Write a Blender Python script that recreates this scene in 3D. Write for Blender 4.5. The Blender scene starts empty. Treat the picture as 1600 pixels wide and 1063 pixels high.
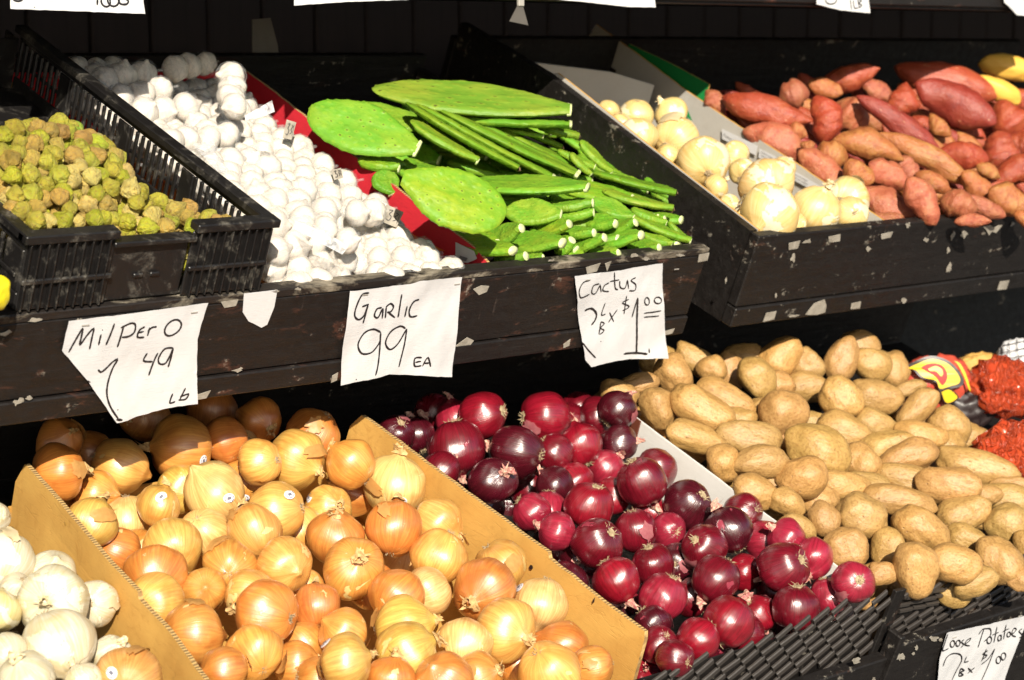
import bpy, math, random
import numpy as np
from mathutils import Vector, Matrix, Quaternion, noise as mnoise
from mathutils.geometry import tessellate_polygon
random.seed(7); np.random.seed(7)
rnd = random.random
def ru(a, b): return a + (b-a)*random.random()

# ------------------------------------------------------------------ camera
W, H = 1600, 1063
CX, CY, F = 800.0, 531.5, 3249.0
Uc = np.array([3520., -452., F]); Uc /= np.linalg.norm(Uc)
_th = math.atan(452/F)
Zc = -np.array([0, math.cos(_th), math.sin(_th)])
Yc = np.cross(Zc, Uc)
R = np.array([Uc, Yc, Zc])                 # world = R @ camera(x right, y down, z forward)
CAM = np.array([0., 0., 1.60])
scene = bpy.context.scene
cd = bpy.data.cameras.new('camera'); cam = bpy.data.objects.new('camera', cd)
scene.collection.objects.link(cam); scene.camera = cam
cd.sensor_width = 36; cd.lens = 36*F/W; cd.clip_start = .05; cd.clip_end = 500
M = Matrix.Identity(4)
for i in range(3):
    M[i][0] = R[i][0]; M[i][1] = -R[i][1]; M[i][2] = -R[i][2]; M[i][3] = CAM[i]
cam.matrix_world = M
cd.dof.use_dof = True; cd.dof.focus_distance = 2.85; cd.dof.aperture_fstop = 7.1
# ------------------------------------------------------------------ light
FW = R @ np.array([0, 0, 1.]); RT = R @ np.array([1., 0, 0])
SUN_EL, SUN_AZ = math.radians(28), math.radians(9)      # elevation; turned to the viewer's right
h = np.array([-FW[0], -FW[1], 0]); h /= np.linalg.norm(h)
r2 = np.array([RT[0], RT[1], 0]); r2 /= np.linalg.norm(r2)
hs = h*math.cos(SUN_AZ) + r2*math.sin(SUN_AZ)
SUN = np.array([hs[0]*math.cos(SUN_EL), hs[1]*math.cos(SUN_EL), math.sin(SUN_EL)])
sl = bpy.data.lights.new('sun', 'SUN'); sl.energy = 5.0; sl.angle = math.radians(.55); sl.color = (1, .915, .775)
so = bpy.data.objects.new('sun', sl); scene.collection.objects.link(so)
so.rotation_euler = Vector(SUN).to_track_quat('Z', 'Y').to_euler(); so.location = (0, 0, 6)
w = bpy.data.worlds.new('World'); scene.world = w; w.use_nodes = True
nt = w.node_tree; nt.nodes.clear()
sky = nt.nodes.new('ShaderNodeTexSky'); sky.sky_type = 'NISHITA'; sky.sun_disc = False
sky.sun_elevation = SUN_EL; sky.sun_rotation = math.atan2(SUN[0], SUN[1])
bg = nt.nodes.new('ShaderNodeBackground'); bg.inputs[1].default_value = .08
ou = nt.nodes.new('ShaderNodeOutputWorld')
nt.links.new(sky.outputs[0], bg.inputs[0]); nt.links.new(bg.outputs[0], ou.inputs[0])
vs = scene.view_settings; vs.view_transform = 'Standard'; vs.look = 'None'; vs.exposure = 0.68; vs.gamma = 1
vs.use_curve_mapping = False
scene.render.engine = 'CYCLES'; scene.cycles.max_bounces = 6; scene.cycles.transparent_max_bounces = 12
scene.cycles.use_denoising = True

# ------------------------------------------------------------------ frames
TILT = math.radians(22.2)
XA = np.array([1., 0, 0]); BA = np.array([0, math.cos(TILT), math.sin(TILT)]); NA = np.array([0, -math.sin(TILT), math.cos(TILT)])
def ray(x, y): return R @ (np.array([x-CX, y-CY, F])/F)
def at(x, y, z): return CAM + ray(x, y)*z
def hit(x, y, P, n):
    r = ray(x, y); return CAM + r*(((P-CAM) @ n)/(r @ n))
def proj(P):
    c = R.T @ (np.asarray(P)-CAM); return c[0]/c[2]*F+CX, c[1]/c[2]*F+CY, c[2]
class Tray:
    def __init__(s, O): s.O = O
    def w(s, u, b, n): return s.O + XA*u + BA*b + NA*n
    def loc(s, P): q = np.asarray(P)-s.O; return q[0], q @ BA, q @ NA
    def on(s, x, y, n=0.): return s.loc(hit(x, y, s.w(0, 0, n), NA))[:2]       # pixel -> (u,b) at height n
    def front(s, x, y, b=0.):
        q = s.loc(hit(x, y, s.w(0, b, 0), BA)); return q[0], q[2]              # pixel -> (u,n) on a front face
    def side(s, x, y, u):
        q = s.loc(hit(x, y, s.w(u, 0, 0), XA)); return q[1], q[2]
    def mat(s):
        m = Matrix.Identity(4)
        for i in range(3): m[i][0], m[i][1], m[i][2], m[i][3] = XA[i], BA[i], NA[i], s.O[i]
        return m
T1 = Tray(at(750, 422, 2.95))      # upper tier: origin on the top edge of its front board
T2 = Tray(at(1010, 990, 2.735))    # lower tier: origin at the front corner of the onion box

# ------------------------------------------------------------------ object helpers
COL = scene.collection
def tag(o, label=None, cat=None, group=None, kind=None):
    if label: o['label'] = label
    if cat: o['category'] = cat
    if group: o['group'] = group
    if kind: o['kind'] = kind
    return o
def empty(name, mat=None, **k):
    o = bpy.data.objects.new(name, None); o.empty_display_size = .05; COL.objects.link(o)
    if mat is not None: o.matrix_world = mat
    return tag(o, **k)
def link(name, me, parent=None, mat=None):
    o = bpy.data.objects.new(name, me); COL.objects.link(o)
    if parent: o.parent = parent
    if mat is not None: o.matrix_basis = mat
    return o
class MB:
    def __init__(s): s.v = []; s.f = []; s.mi = []
    def add(s, vs, fs, mi=0):
        k = len(s.v); s.v += [tuple(map(float, v)) for v in vs]; s.f += [tuple(k+i for i in f) for f in fs]; s.mi += [mi]*len(fs); return s
    def box(s, x0, x1, y0, y1, z0, z1, mi=0, bev=0.):
        if bev > 0:
            b = min(bev, (x1-x0)/2.2, (y1-y0)/2.2, (z1-z0)/2.2)
            P = {}
            vs = []
            for i, x in enumerate((x0, x1)):
                for j, y in enumerate((y0, y1)):
                    for k, z in enumerate((z0, z1)):
                        sx, sy, sz = (1, -1)[i], (1, -1)[j], (1, -1)[k]
                        P[i, j, k, 'x'] = len(vs); vs.append((x, y+sy*b, z+sz*b))
                        P[i, j, k, 'y'] = len(vs); vs.append((x+sx*b, y, z+sz*b))
                        P[i, j, k, 'z'] = len(vs); vs.append((x+sx*b, y+sy*b, z))
            fs = []
            def q(*a): fs.append(tuple(P[t] for t in a))
            for i in (0, 1):
                q(*[(i, j, k, 'x') for j, k in ((0, 0), (1, 0), (1, 1), (0, 1))]); q(*[(j, i, k, 'y') for j, k in ((0, 0), (1, 0), (1, 1), (0, 1))])
                q(*[(j, k, i, 'z') for j, k in ((0, 0), (1, 0), (1, 1), (0, 1))])
                for j in (0, 1):
                    q((i, j, 0, 'x'), (i, j, 1, 'x'), (i, j, 1, 'y'), (i, j, 0, 'y'))
                    q((i, 0, j, 'x'), (i, 1, j, 'x'), (i, 1, j, 'z'), (i, 0, j, 'z'))
                    q((0, i, j, 'y'), (1, i, j, 'y'), (1, i, j, 'z'), (0, i, j, 'z'))
                    for k in (0, 1): q((i, j, k, 'x'), (i, j, k, 'y'), (i, j, k, 'z'))
            s.add(vs, fs, mi); return s
        vs = [(x, y, z) for x in (x0, x1) for y in (y0, y1) for z in (z0, z1)]
        return s.add(vs, [(0, 1, 3, 2), (4, 6, 7, 5), (0, 4, 5, 1), (2, 3, 7, 6), (0, 2, 6, 4), (1, 5, 7, 3)], mi)
    def prism(s, poly, d, mi=0):
        """poly: list of 3D points (planar), extruded by vector d"""
        n = len(poly); d = np.array(d)
        vs = [np.array(p, float) for p in poly]+[np.array(p, float)+d for p in poly]
        tr = tessellate_polygon([[Vector(p) for p in poly]])
        fs = [tuple(t) for t in tr]+[tuple(n+i for i in t) for t in tr]
        fs += [(i, (i+1) % n, n+(i+1) % n, n+i) for i in range(n)]
        return s.add(vs, fs, mi)
    def sheet(s, poly, mi=0):
        tr = tessellate_polygon([[Vector(p) for p in poly]]); return s.add(poly, [tuple(t) for t in tr], mi)
    def ribbon(s, pts, wd, nrm, mi=0, taper=True):
        pts = [np.array(p, float) for p in pts]; nrm = np.array(nrm)
        if len(pts) < 2: return s
        L, Rr = [], []
        for i, p in enumerate(pts):
            a = pts[max(i-1, 0)]; b = pts[min(i+1, len(pts)-1)]
            t = b-a; t /= (np.linalg.norm(t)+1e-9); c = np.cross(nrm, t); c /= (np.linalg.norm(c)+1e-9)
            ww = wd*(0.55 if taper and i in (0, len(pts)-1) else 1.0)/2*(.85+.3*((i*37) % 10)/10)
            L.append(p+c*ww); Rr.append(p-c*ww)
        n = len(pts); return s.add(L+Rr, [(i, i+1, n+i+1, n+i) for i in range(n-1)], mi)
    def tube(s, pts, rad, seg=8, mi=0):
        pts = [np.array(p, float) for p in pts]; vs = []; n = len(pts)
        if not hasattr(rad, '__len__'): rad = [rad]*n
        up = np.array([.13, .2, 1.])
        for i, p in enumerate(pts):
            t = pts[min(i+1, n-1)]-pts[max(i-1, 0)]; t /= np.linalg.norm(t)+1e-9
            a = np.cross(t, up); a /= np.linalg.norm(a)+1e-9; b = np.cross(t, a)
            for k in range(seg):
                g = 2*math.pi*k/seg; vs.append(p+(a*math.cos(g)+b*math.sin(g))*rad[i])
        fs = [(i*seg+k, i*seg+(k+1) % seg, (i+1)*seg+(k+1) % seg, (i+1)*seg+k) for i in range(n-1) for k in range(seg)]
        fs += [tuple(range(seg)), tuple((n-1)*seg+k for k in range(seg))]
        return s.add(vs, fs, mi)
    def mesh(s, name, mats, smooth=False):
        me = bpy.data.meshes.new(name); me.from_pydata(s.v, [], s.f)
        for m in (mats if isinstance(mats, (list, tuple)) else [mats]): me.materials.append(m)
        if any(s.mi): me.polygons.foreach_set('material_index', s.mi)
        if smooth: me.polygons.foreach_set('use_smooth', [True]*len(me.polygons))
        me.update(); 
        import bmesh
        bm = bmesh.new(); bm.from_mesh(me); bmesh.ops.recalc_face_normals(bm, faces=bm.faces); bm.to_mesh(me); bm.free()
        return me
    def build(s, name, mats, parent=None, mat=None, smooth=False): return link(name, s.mesh(name, mats, smooth), parent, mat)

# ------------------------------------------------------------------ materials
class NT:
    def __init__(s, name):
        s.m = bpy.data.materials.new(name); s.m.use_nodes = True; s.t = s.m.node_tree
        s.b = s.t.nodes['Principled BSDF']; s.o = s.t.nodes['Material Output']
    def n(s, typ, **k):
        nd = s.t.nodes.new('ShaderNode'+typ)
        for a, v in k.items():
            if a.startswith('i_'):
                key = a[2:]; key = int(key) if key.isdigit() else key.replace('_', ' ')
                nd.inputs[key].default_value = v
            else: setattr(nd, a, v)
        return nd
    def l(s, a, b): s.t.links.new(a, b)
    def val(s, x):
        return x
    def set(s, k, v):
        i = s.b.inputs[k]
        if hasattr(v, 'links') or hasattr(v, 'is_linked'): s.l(v, i)
        else: i.default_value = (*v, 1) if isinstance(v, tuple) and len(v) == 3 else v
    def mix(s, fac, a, b, mode='MIX'):
        nd = s.n('Mix', data_type='RGBA', blend_type=mode)
        for i, v in ((0, fac), (6, a), (7, b)):
            if hasattr(v, 'is_linked'): s.l(v, nd.inputs[i])
            else: nd.inputs[i].default_value = (*v, 1) if isinstance(v, tuple) and len(v) == 3 else v
        return nd.outputs[2]
    def math(s, op, a, b=0., clamp=False):
        nd = s.n('Math', operation=op, use_clamp=clamp)
        for i, v in ((0, a), (1, b)):
            if hasattr(v, 'is_linked'): s.l(v, nd.inputs[i])
            else: nd.inputs[i].default_value = v
        return nd.outputs[0]
    def ramp(s, v, stops, interp='LINEAR'):
        nd = s.n('ValToRGB'); cr = nd.color_ramp; cr.interpolation = interp
        while len(cr.elements) < len(stops): cr.elements.new(.5)
        for e, (p, c) in zip(cr.elements, stops):
            e.position = p; e.color = (*c, 1) if isinstance(c, tuple) else (c, c, c, 1)
        s.l(v, nd.inputs[0]); return nd.outputs[0]
    def noise(s, vec, scale, detail=4, rough=.55, dist=0.):
        nd = s.n('TexNoise'); nd.inputs['Scale'].default_value = scale; nd.inputs['Detail'].default_value = detail
        nd.inputs['Roughness'].default_value = rough; nd.inputs['Distortion'].default_value = dist
        if vec is not None: s.l(vec, nd.inputs['Vector'])
        return nd.outputs[0]
    def obj(s, seed=True):
        """object coordinates shifted per object"""
        tc = s.n('TexCoord'); oi = s.n('ObjectInfo')
        if not seed: return tc.outputs['Object']
        mu = s.n('VectorMath', operation='SCALE'); mu.inputs['Scale'].default_value = 1.
        cb = s.n('CombineXYZ'); r = s.math('MULTIPLY', oi.outputs['Random'], 37.); s.l(r, cb.inputs[0]); s.l(r, cb.inputs[1])
        ad = s.n('VectorMath', operation='ADD'); s.l(tc.outputs['Object'], ad.inputs[0]); s.l(cb.outputs[0], ad.inputs[1])
        return ad.outputs[0]
    def attr(s, name): return s.n('Attribute', attribute_name=name).outputs['Vector']
    def scalev(s, v, sx, sy, sz):
        mp = s.n('Mapping'); s.l(v, mp.inputs[0]); mp.inputs['Scale'].default_value = (sx, sy, sz); return mp.outputs[0]
    def bump(s, h, strength=.3, dist=.002, nrm=None):
        nd = s.n('Bump'); nd.inputs['Strength'].default_value = strength; nd.inputs['Distance'].default_value = dist
        s.l(h, nd.inputs['Height'])
        if nrm is not None: s.l(nrm, nd.inputs['Normal'])
        s.l(nd.outputs[0], s.b.inputs['Normal']); return nd.outputs[0]

def skin_mat(name, dark_mul, peel_col, rough, streak=.35, peel=.62, sss=0.0, spec=.5, blot=None, coat=0.):
    """onion skin: colour of the object, meridian streaks, peeled patches"""
    t = NT(name); oi = t.n('ObjectInfo'); oc = t.obj(); mer = t.attr('mer')
    st = t.noise(t.scalev(mer, 4, 4, .35), 3., 5, .65)
    st2 = t.noise(t.scalev(mer, 11, 11, .25), 2.5, 3, .5)
    col = oi.outputs['Color']
    dk = t.mix(1., col, dark_mul, 'MULTIPLY')
    f = t.ramp(st, [(.38, 0.), (.66, 1.)])
    c = t.mix(t.math('MULTIPLY', f, streak), col, dk)
    f2 = t.ramp(st2, [(.5, 0.), (.62, 1.)])
    c = t.mix(t.math('MULTIPLY', f2, .28), c, dk)
    big = t.noise(oc, 1.3, 3, .5, .4)
    c = t.mix(t.ramp(big, [(.52, 0.), (.66, .55)]), c, dk)
    pn = t.noise(oc, .9, 5, .55, .5)
    pf = t.ramp(pn, [(peel, 0.), (peel+.012, 1.)])
    c = t.mix(t.math('MULTIPLY', pf, .75), c, peel_col)
    fine = t.noise(oc, 24, 2); c = t.mix(t.ramp(fine, [(.60, 0.), (.72, .25)]), c, dk)
    t.set('Base Color', c); t.set('Roughness', t.ramp(st, [(.2, rough*.85), (.8, rough*1.25)]))
    t.set('Specular IOR Level', spec); t.set('Coat Weight', coat); t.set('Coat Roughness', .27)
    if sss: t.set('Subsurface Weight', sss); t.b.inputs['Subsurface Radius'].default_value = (.01, .005, .002); t.b.inputs['Subsurface Scale'].default_value = 1.
    hgt = t.math('ADD', t.math('MULTIPLY', st2, .5), t.math('MULTIPLY', pf, -1.2))
    hgt = t.math('ADD', hgt, t.math('MULTIPLY', big, 1.2))
    t.bump(hgt, .5, .0016); return t.m
MAT = {}
MAT['onion'] = skin_mat('yellow_onion_skin', (.66, .42, .26), (.66, .54, .22), .42, .75, .66, spec=1.0, coat=.55)
MAT['red'] = skin_mat('red_onion_skin', (.45, .30, .32), (.36, .05, .08), .27, .8, .67, spec=.9, coat=.5)
MAT['white'] = skin_mat('white_onion_skin', (.84, .70, .44), (.74, .68, .50), .42, .9, .56, spec=.8, coat=.3)
def papery(name, col, col2, rough=.75):
    t = NT(name); oc = t.obj(); n = t.noise(t.scalev(oc, 1, 1, .3), 9, 4)
    t.set('Base Color', t.mix(t.ramp(n, [(.35, 0.), (.65, 1.)]), col, col2)); t.set('Roughness', rough)
    t.bump(n, .5, .002); return t.m
MAT['neck'] = papery('dry_onion_neck', (.62, .42, .18), (.40, .24, .09))
MAT['redneck'] = papery('dry_red_onion_neck', (.62, .42, .30), (.42, .12, .12))
MAT['whiteneck'] = papery('dry_white_onion_neck', (.70, .60, .40), (.55, .42, .22))
MAT['root'] = papery('dry_root_tuft', (.42, .33, .20), (.24, .17, .09))
def loose(name, c1, c2):
    t = NT(name); oc = t.obj(); n = t.noise(oc, 5, 4); c = t.mix(n, c1, c2); t.set('Base Color', c); t.set('Roughness', .45)
    tr = t.n('BsdfTranslucent'); t.l(c, tr.inputs[0]); mx = t.n('MixShader'); mx.inputs[0].default_value = .3
    t.l(t.b.outputs[0], mx.inputs[1]); t.l(tr.outputs[0], mx.inputs[2]); t.l(mx.outputs[0], t.o.inputs[0]); t.bump(n, .4, .001); return t.m
MAT['flake'] = loose('loose_yellow_skin', (.66, .40, .13), (.48, .22, .06))
MAT['redflake'] = loose('loose_red_skin', (.30, .04, .07), (.50, .20, .20))
MAT['whiteflake'] = loose('loose_white_skin', (.74, .66, .46), (.66, .50, .26))

def potato_mat():
    t = NT('russet_potato_skin'); oi = t.n('ObjectInfo'); oc = t.obj(); col = oi.outputs['Color']
    n = t.noise(oc, 1.5, 6, .6); f = t.noise(oc, 9, 4, .65)
    c = t.mix(t.ramp(n, [(.40, 0.), (.66, .6)]), col, t.mix(1., col, (1.28, 1.32, 1.45), 'MULTIPLY'))
    c = t.mix(t.ramp(f, [(.48, 0.), (.66, .75)]), c, t.mix(1., col, (.62, .52, .44), 'MULTIPLY'))
    c = t.mix(t.ramp(t.noise(oc, 26, 3, .7), [(.58, 0.), (.66, .6)]), c, t.mix(1., col, (.45, .36, .30), 'MULTIPLY'))
    c = t.mix(t.ramp(t.noise(oc, 3, 3), [(.58, 0.), (.72, .7)]), c, t.mix(1., col, (.72, .62, .5), 'MULTIPLY'))
    v = t.n('TexVoronoi'); v.inputs['Scale'].default_value = 2.6; t.l(oc, v.inputs['Vector'])
    sp = t.ramp(v.outputs['Distance'], [(.05, 1.), (.11, 0.)]); c = t.mix(t.math('MULTIPLY', sp, .6), c, (.16, .08, .03))
    t.set('Base Color', c); t.set('Roughness', .5); t.set('Specular IOR Level', .7)
    t.bump(t.math('ADD', t.math('ADD', n, t.math('MULTIPLY', f, .30)), t.math('MULTIPLY', sp, -.4)), .6, .006); return t.m
MAT['potato'] = potato_mat()
def sweet_mat():
    t = NT('sweet_potato_skin'); oi = t.n('ObjectInfo'); oc = t.obj(); col = oi.outputs['Color']
    n = t.noise(t.scalev(oc, 1.8, 1, 1), 1.2, 6, .62, .4); f = t.noise(t.scalev(oc, 3.2, 1, 1), 9, 4, .65); m = t.noise(t.scalev(oc, 2, 1, 1), 2.6, 4, .6)
    c = t.mix(t.ramp(n, [(.45, 0.), (.68, .75)]), col, t.mix(1., col, (1.12, 1.75, 1.5), 'MULTIPLY'))
    c = t.mix(t.ramp(m, [(.52, 0.), (.68, .7)]), c, t.mix(1., col, (.62, .42, .45), 'MULTIPLY'))
    c = t.mix(t.ramp(f, [(.56, 0.), (.68, .5)]), c, t.mix(1., col, (.55, .45, .4), 'MULTIPLY'))
    v = t.n('TexVoronoi'); v.inputs['Scale'].default_value = 3.; t.l(oc, v.inputs['Vector'])
    sp = t.ramp(v.outputs['Distance'], [(.07, 1.), (.13, 0.)]); c = t.mix(t.math('MULTIPLY', sp, .55), c, (.62, .36, .20))
    t.set('Base Color', c); t.set('Roughness', .46); t.set('Specular IOR Level', .7)
    t.bump(t.math('ADD', t.math('ADD', n, t.math('MULTIPLY', m, .6)), t.math('MULTIPLY', f, .35)), .7, .006); return t.m
MAT['sweet'] = sweet_mat()
def cactus_mat():
    t = NT('cactus_skin'); oi = t.n('ObjectInfo'); oc = t.obj(); col = oi.outputs['Color']
    n = t.noise(oc, 1.2, 4); v = t.n('TexVoronoi'); v.inputs['Scale'].default_value = 4.5; v.inputs['Randomness'].default_value = .5
    t.l(t.scalev(oc, 1, .6, .12), v.inputs['Vector'])
    c = t.mix(t.ramp(n, [(.40, 0.), (.62, .9)]), col, t.mix(1., col, (1.75, 1.08, 1.3), 'MULTIPLY'))
    c = t.mix(t.ramp(t.noise(oc, 3.2, 5, .65), [(.45, 0.), (.7, .6)]), c, t.mix(1., col, (.62, .66, .6), 'MULTIPLY'))
    f = t.noise(oc, 9, 3); c = t.mix(t.ramp(f, [(.50, 0.), (.75, .5)]), c, t.mix(1., col, (.7, .8, .7), 'MULTIPLY'))
    at_ = t.n('Attribute', attribute_name='areole').outputs['Fac']
    ring = t.ramp(at_, [(.02, 0.), (.3, .7)]);     c = t.mix(ring, c, t.mix(1., col, (1.5, 1.1, 1.1), 'MULTIPLY')); dot = t.ramp(at_, [(.52, 0.), (.72, 1.)]); c = t.mix(t.math('MULTIPLY', dot, .9), c, (.06, .055, .012))
    halo = t.ramp(v.outputs['Distance'], [(.02, 1.), (.30, 0.)], 'EASE')
    t.set('Base Color', c); t.set('Roughness', .5); t.set('Specular IOR Level', .3)
    t.bump(t.math('ADD', t.math('ADD', t.math('MULTIPLY', halo, .35), t.math('MULTIPLY', n, 1.0)), t.math('MULTIPLY', f, .25)), .55, .004); return t.m
MAT['cactus'] = cactus_mat()
t = NT('cactus_cut'); n = t.noise(t.obj(), 6, 4); t.set('Base Color', t.mix(n, (.62, .72, .36), (.50, .50, .25))); t.set('Roughness', .4); t.bump(n, .4, .002); MAT['cut'] = t.m
t = NT('cactus_dry_scar'); n = t.noise(t.obj(), 150, 4); t.set('Base Color', t.mix(n, (.62, .42, .22), (.34, .20, .09))); t.set('Roughness', .8); t.bump(n, .6, .002); MAT['scar'] = t.m
def husk_mat():
    t = NT('tomatillo_husk'); oi = t.n('ObjectInfo'); oc = t.obj(); col = oi.outputs['Color']; mer = t.attr('mer')
    vein = t.noise(t.scalev(mer, 3.5, 3.5, .5), 2.4, 4, .6); n = t.noise(oc, 2.6, 5, .65)
    c = t.mix(t.ramp(vein, [(.42, 0.), (.6, .7)]), col, t.mix(1., col, (1.25, 1.0, .55), 'MULTIPLY'))
    c = t.mix(t.ramp(n, [(.5, 0.), (.7, .75)]), c, (.24, .14, .05))
    t.set('Base Color', c); t.set('Roughness', .5)
    tr = t.n('BsdfTranslucent'); t.l(c, tr.inputs[0]); mx = t.n('MixShader'); mx.inputs[0].default_value = .15
    t.l(t.b.outputs[0], mx.inputs[1]); t.l(tr.outputs[0], mx.inputs[2]); t.l(mx.outputs[0], t.o.inputs[0])
    t.bump(t.math('ADD', vein, n), .8, .004); return t.m
MAT['husk'] = husk_mat()
t = NT('tomatillo_fruit'); oc = t.obj(); n = t.noise(oc, 2.5, 4); t.set('Base Color', t.mix(t.ramp(n, [(.35, 0.), (.65, 1.)]), (.13, .27, .02), (.34, .36, .06))); t.set('Roughness', .35); MAT['fruit'] = t.m
t = NT('garlic_skin'); oc = t.obj(); mer = t.attr('mer'); n = t.noise(t.scalev(mer, 4, 4, .4), 2.5, 4); n2 = t.noise(oc, 2.2, 4)
c = t.mix(t.ramp(n, [(.5, 0.), (.72, .5)]), (.60, .56, .50), (.50, .38, .31)); c = t.mix(t.ramp(n2, [(.6, 0.), (.75, .3)]), c, (.60, .42, .36))
t.set('Base Color', c); t.set('Roughness', .5); t.set('Subsurface Weight', .15); t.b.inputs['Subsurface Radius'].default_value = (.008, .005, .003); t.b.inputs['Subsurface Scale'].default_value = 1.
t.bump(n, .5, .002); MAT['garlic'] = t.m
# white netting: fine open mesh
t = NT('white_plastic_netting'); oc = t.obj(False)
wv = []
for rot in (.78, -.78):
    mp = t.n('Mapping'); t.l(t.attr('net'), mp.inputs[0]); mp.inputs['Rotation'].default_value = (0, 0, rot)
    wa = t.n('TexWave'); wa.inputs['Scale'].default_value = 34.; wa.inputs['Distortion'].default_value = 1.2; t.l(mp.outputs[0], wa.inputs[0]); wv.append(wa.outputs[1])
mxv = t.math('MAXIMUM', wv[0], wv[1]); al = t.ramp(mxv, [(.55, .04), (.95, .20)])
t.set('Base Color', (.66, .66, .66)); t.set('Roughness', .45); t.set('Alpha', al); MAT['net'] = t.m
# cellophane-like film twist
t = NT('clear_plastic_film'); n = t.noise(t.obj(), 70, 5, .6, 1.5); t.set('Base Color', (.82, .84, .88)); t.set('Roughness', .15)
t.set('Alpha', t.ramp(n, [(.4, .25), (.6, .6)])); t.bump(n, .3, .004); MAT['film'] = t.m

def board_mat(name, base, wear, amt=.5, streakdir=(1, 6, 1.5)):
    t = NT(name); oc = t.obj(False)
    g = t.noise(t.scalev(oc, 1.2, 12, 12), 7, 6, .6, .3); a = t.noise(t.scalev(oc, 1, 2.2, 2.6), 9, 7, .68, .5); d = t.noise(oc, 55, 5, .7)
    c = t.mix(t.ramp(g, [(.3, 0.), (.75, 1.)]), base, tuple(x*1.6 for x in base))
    c = t.mix(t.ramp(a, [(.66-.12*amt, 0.), (.74-.10*amt, .85)]), c, wear)
    sc = t.noise(t.scalev(oc, 14, 3, 2.0), 9, 6, .7, 1.0); c = t.mix(t.ramp(sc, [(.66, 0.), (.74, .45)]), c, (.16, .12, .10))
    dd = t.ramp(t.math('MULTIPLY', d, a), [(.34, 0.), (.40, .6)]); c = t.mix(dd, c, (.30, .27, .22))
    t.set('Base Color', c); t.set('Roughness', t.ramp(d, [(.3, .38), (.7, .7)])); t.set('Specular IOR Level', .35)
    t.bump(t.math('ADD', t.math('ADD', g, t.math('MULTIPLY', a, 1.3)), t.math('MULTIPLY', d, .3)), .6, .003); return t.m
MAT['board'] = board_mat('worn_black_painted_wood', (.0070, .0054, .0048), (.085, .034, .022), .85)
MAT['board2'] = board_mat('black_painted_wood', (.0070, .0057, .0052), (.05, .024, .016), .3)
MAT['rim'] = board_mat('scuffed_wood_edge', (.011, .0085, .0075), (.26, .225, .17), 1.15)
t = NT('black_wall_paint'); n = t.noise(t.scalev(t.obj(False), 8, 8, .6), 5, 5); t.set('Base Color', t.mix(n, (.024, .0185, .0165), (.044, .033, .028))); t.set('Roughness', .9); t.set('Specular IOR Level', .1); MAT['wall'] = t.m
t = NT('asphalt'); n = t.noise(t.obj(False), 60, 6); t.set('Base Color', t.mix(n, (.04, .04, .042), (.12, .115, .11))); t.set('Roughness', .9); t.bump(n, .5, .01); MAT['ground'] = t.m
def plastic(name, base, dirt, amt=.5):
    t = NT(name); oc = t.obj(False); d = t.noise(oc, 28, 7, .7, .6); f = t.noise(oc, 240, 3, .7)
    m = t.math('MULTIPLY', t.ramp(d, [(.58-.1*amt, 0.), (.72-.1*amt, 1.)]), t.ramp(f, [(.35, .15), (.6, 1.)]))
    t.set('Base Color', t.mix(t.math('MULTIPLY', m, amt), base, dirt)); t.set('Roughness', t.ramp(d, [(.3, .32), (.7, .6)])); t.bump(t.math('ADD', d, t.math('MULTIPLY', f, .2)), .35, .002); return t.m
MAT['crate'] = plastic('black_crate_plastic', (.008, .0072, .0072), (.22, .20, .165), .5)
MAT['weave'] = plastic('black_woven_plastic', (.040, .034, .030), (.16, .14, .11), .3)
def card(name, base, dk, amt=.5, sc=9):
    t = NT(name); oc = t.obj(False); n = t.noise(oc, sc, 5, .6, .4); f = t.noise(t.scalev(oc, 1, 1, 8), 90, 4, .6)
    c = t.mix(t.ramp(n, [(.40, 0.), (.70, amt)]), base, dk); c = t.mix(t.ramp(f, [(.5, 0.), (.75, .25)]), c, dk)
    st_ = t.noise(oc, sc*2.6, 6, .7, 1.5); c = t.mix(t.ramp(st_, [(.56, 0.), (.68, amt*.8)]), c, dk)
    cr = t.noise(t.scalev(oc, 1, 1.5, 9), 5, 2, .4, 2.5); crl = t.ramp(cr, [(.485, 0.), (.50, 1.), (.515, 0.)]); c = t.mix(t.math('MULTIPLY', crl, max(0, amt-.35)*.5), c, dk)
    t.set('Base Color', c); t.set('Roughness', .7); t.bump(t.math('ADD', t.math('ADD', n, t.math('MULTIPLY', f, .3)), t.math('MULTIPLY', crl, -.5*max(0, amt-.3))), .4, .003); return t.m
MAT['card'] = card('brown_cardboard', (.54, .31, .075), (.40, .20, .04), .8)
MAT['cardedge'] = card('torn_cardboard_edge', (.50, .32, .12), (.22, .12, .04), .9, 60)
t = NT('corrugated_edge'); oc = t.obj(False); wa = t.n('TexWave'); wa.bands_direction = 'Y'; wa.inputs['Scale'].default_value = 60.; wa.inputs['Distortion'].default_value = 4.; wa.inputs['Detail'].default_value = 2.; t.l(oc, wa.inputs[0])
n = t.noise(oc, 120, 5, .7); c = t.mix(t.ramp(wa.outputs[1], [(.35, 0.), (.6, 1.)]), (.30, .18, .065), (.50, .33, .12)); c = t.mix(t.ramp(n, [(.5, 0.), (.65, .7)]), c, (.30, .18, .07)); t.set('Base Color', c); t.set('Roughness', .9); t.bump(t.math('ADD', wa.outputs[1], n), .8, .002); MAT['cardedge'] = t.m
MAT['redcard'] = card('red_printed_cardboard', (.62, .02, .035), (.42, .012, .03), .6)
MAT['whitecard'] = card('white_printed_cardboard', (.47, .45, .41), (.38, .34, .29), .3)
MAT['divider'] = card('white_divider_card', (.62, .605, .58), (.50, .47, .42), .3)
MAT['paper'] = card('white_paper', (.58, .58, .59), (.50, .50, .51), .22, 14)
MAT['scrap'] = card('torn_paper', (.34, .31, .26), (.15, .13, .10), .7, 60)
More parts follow.
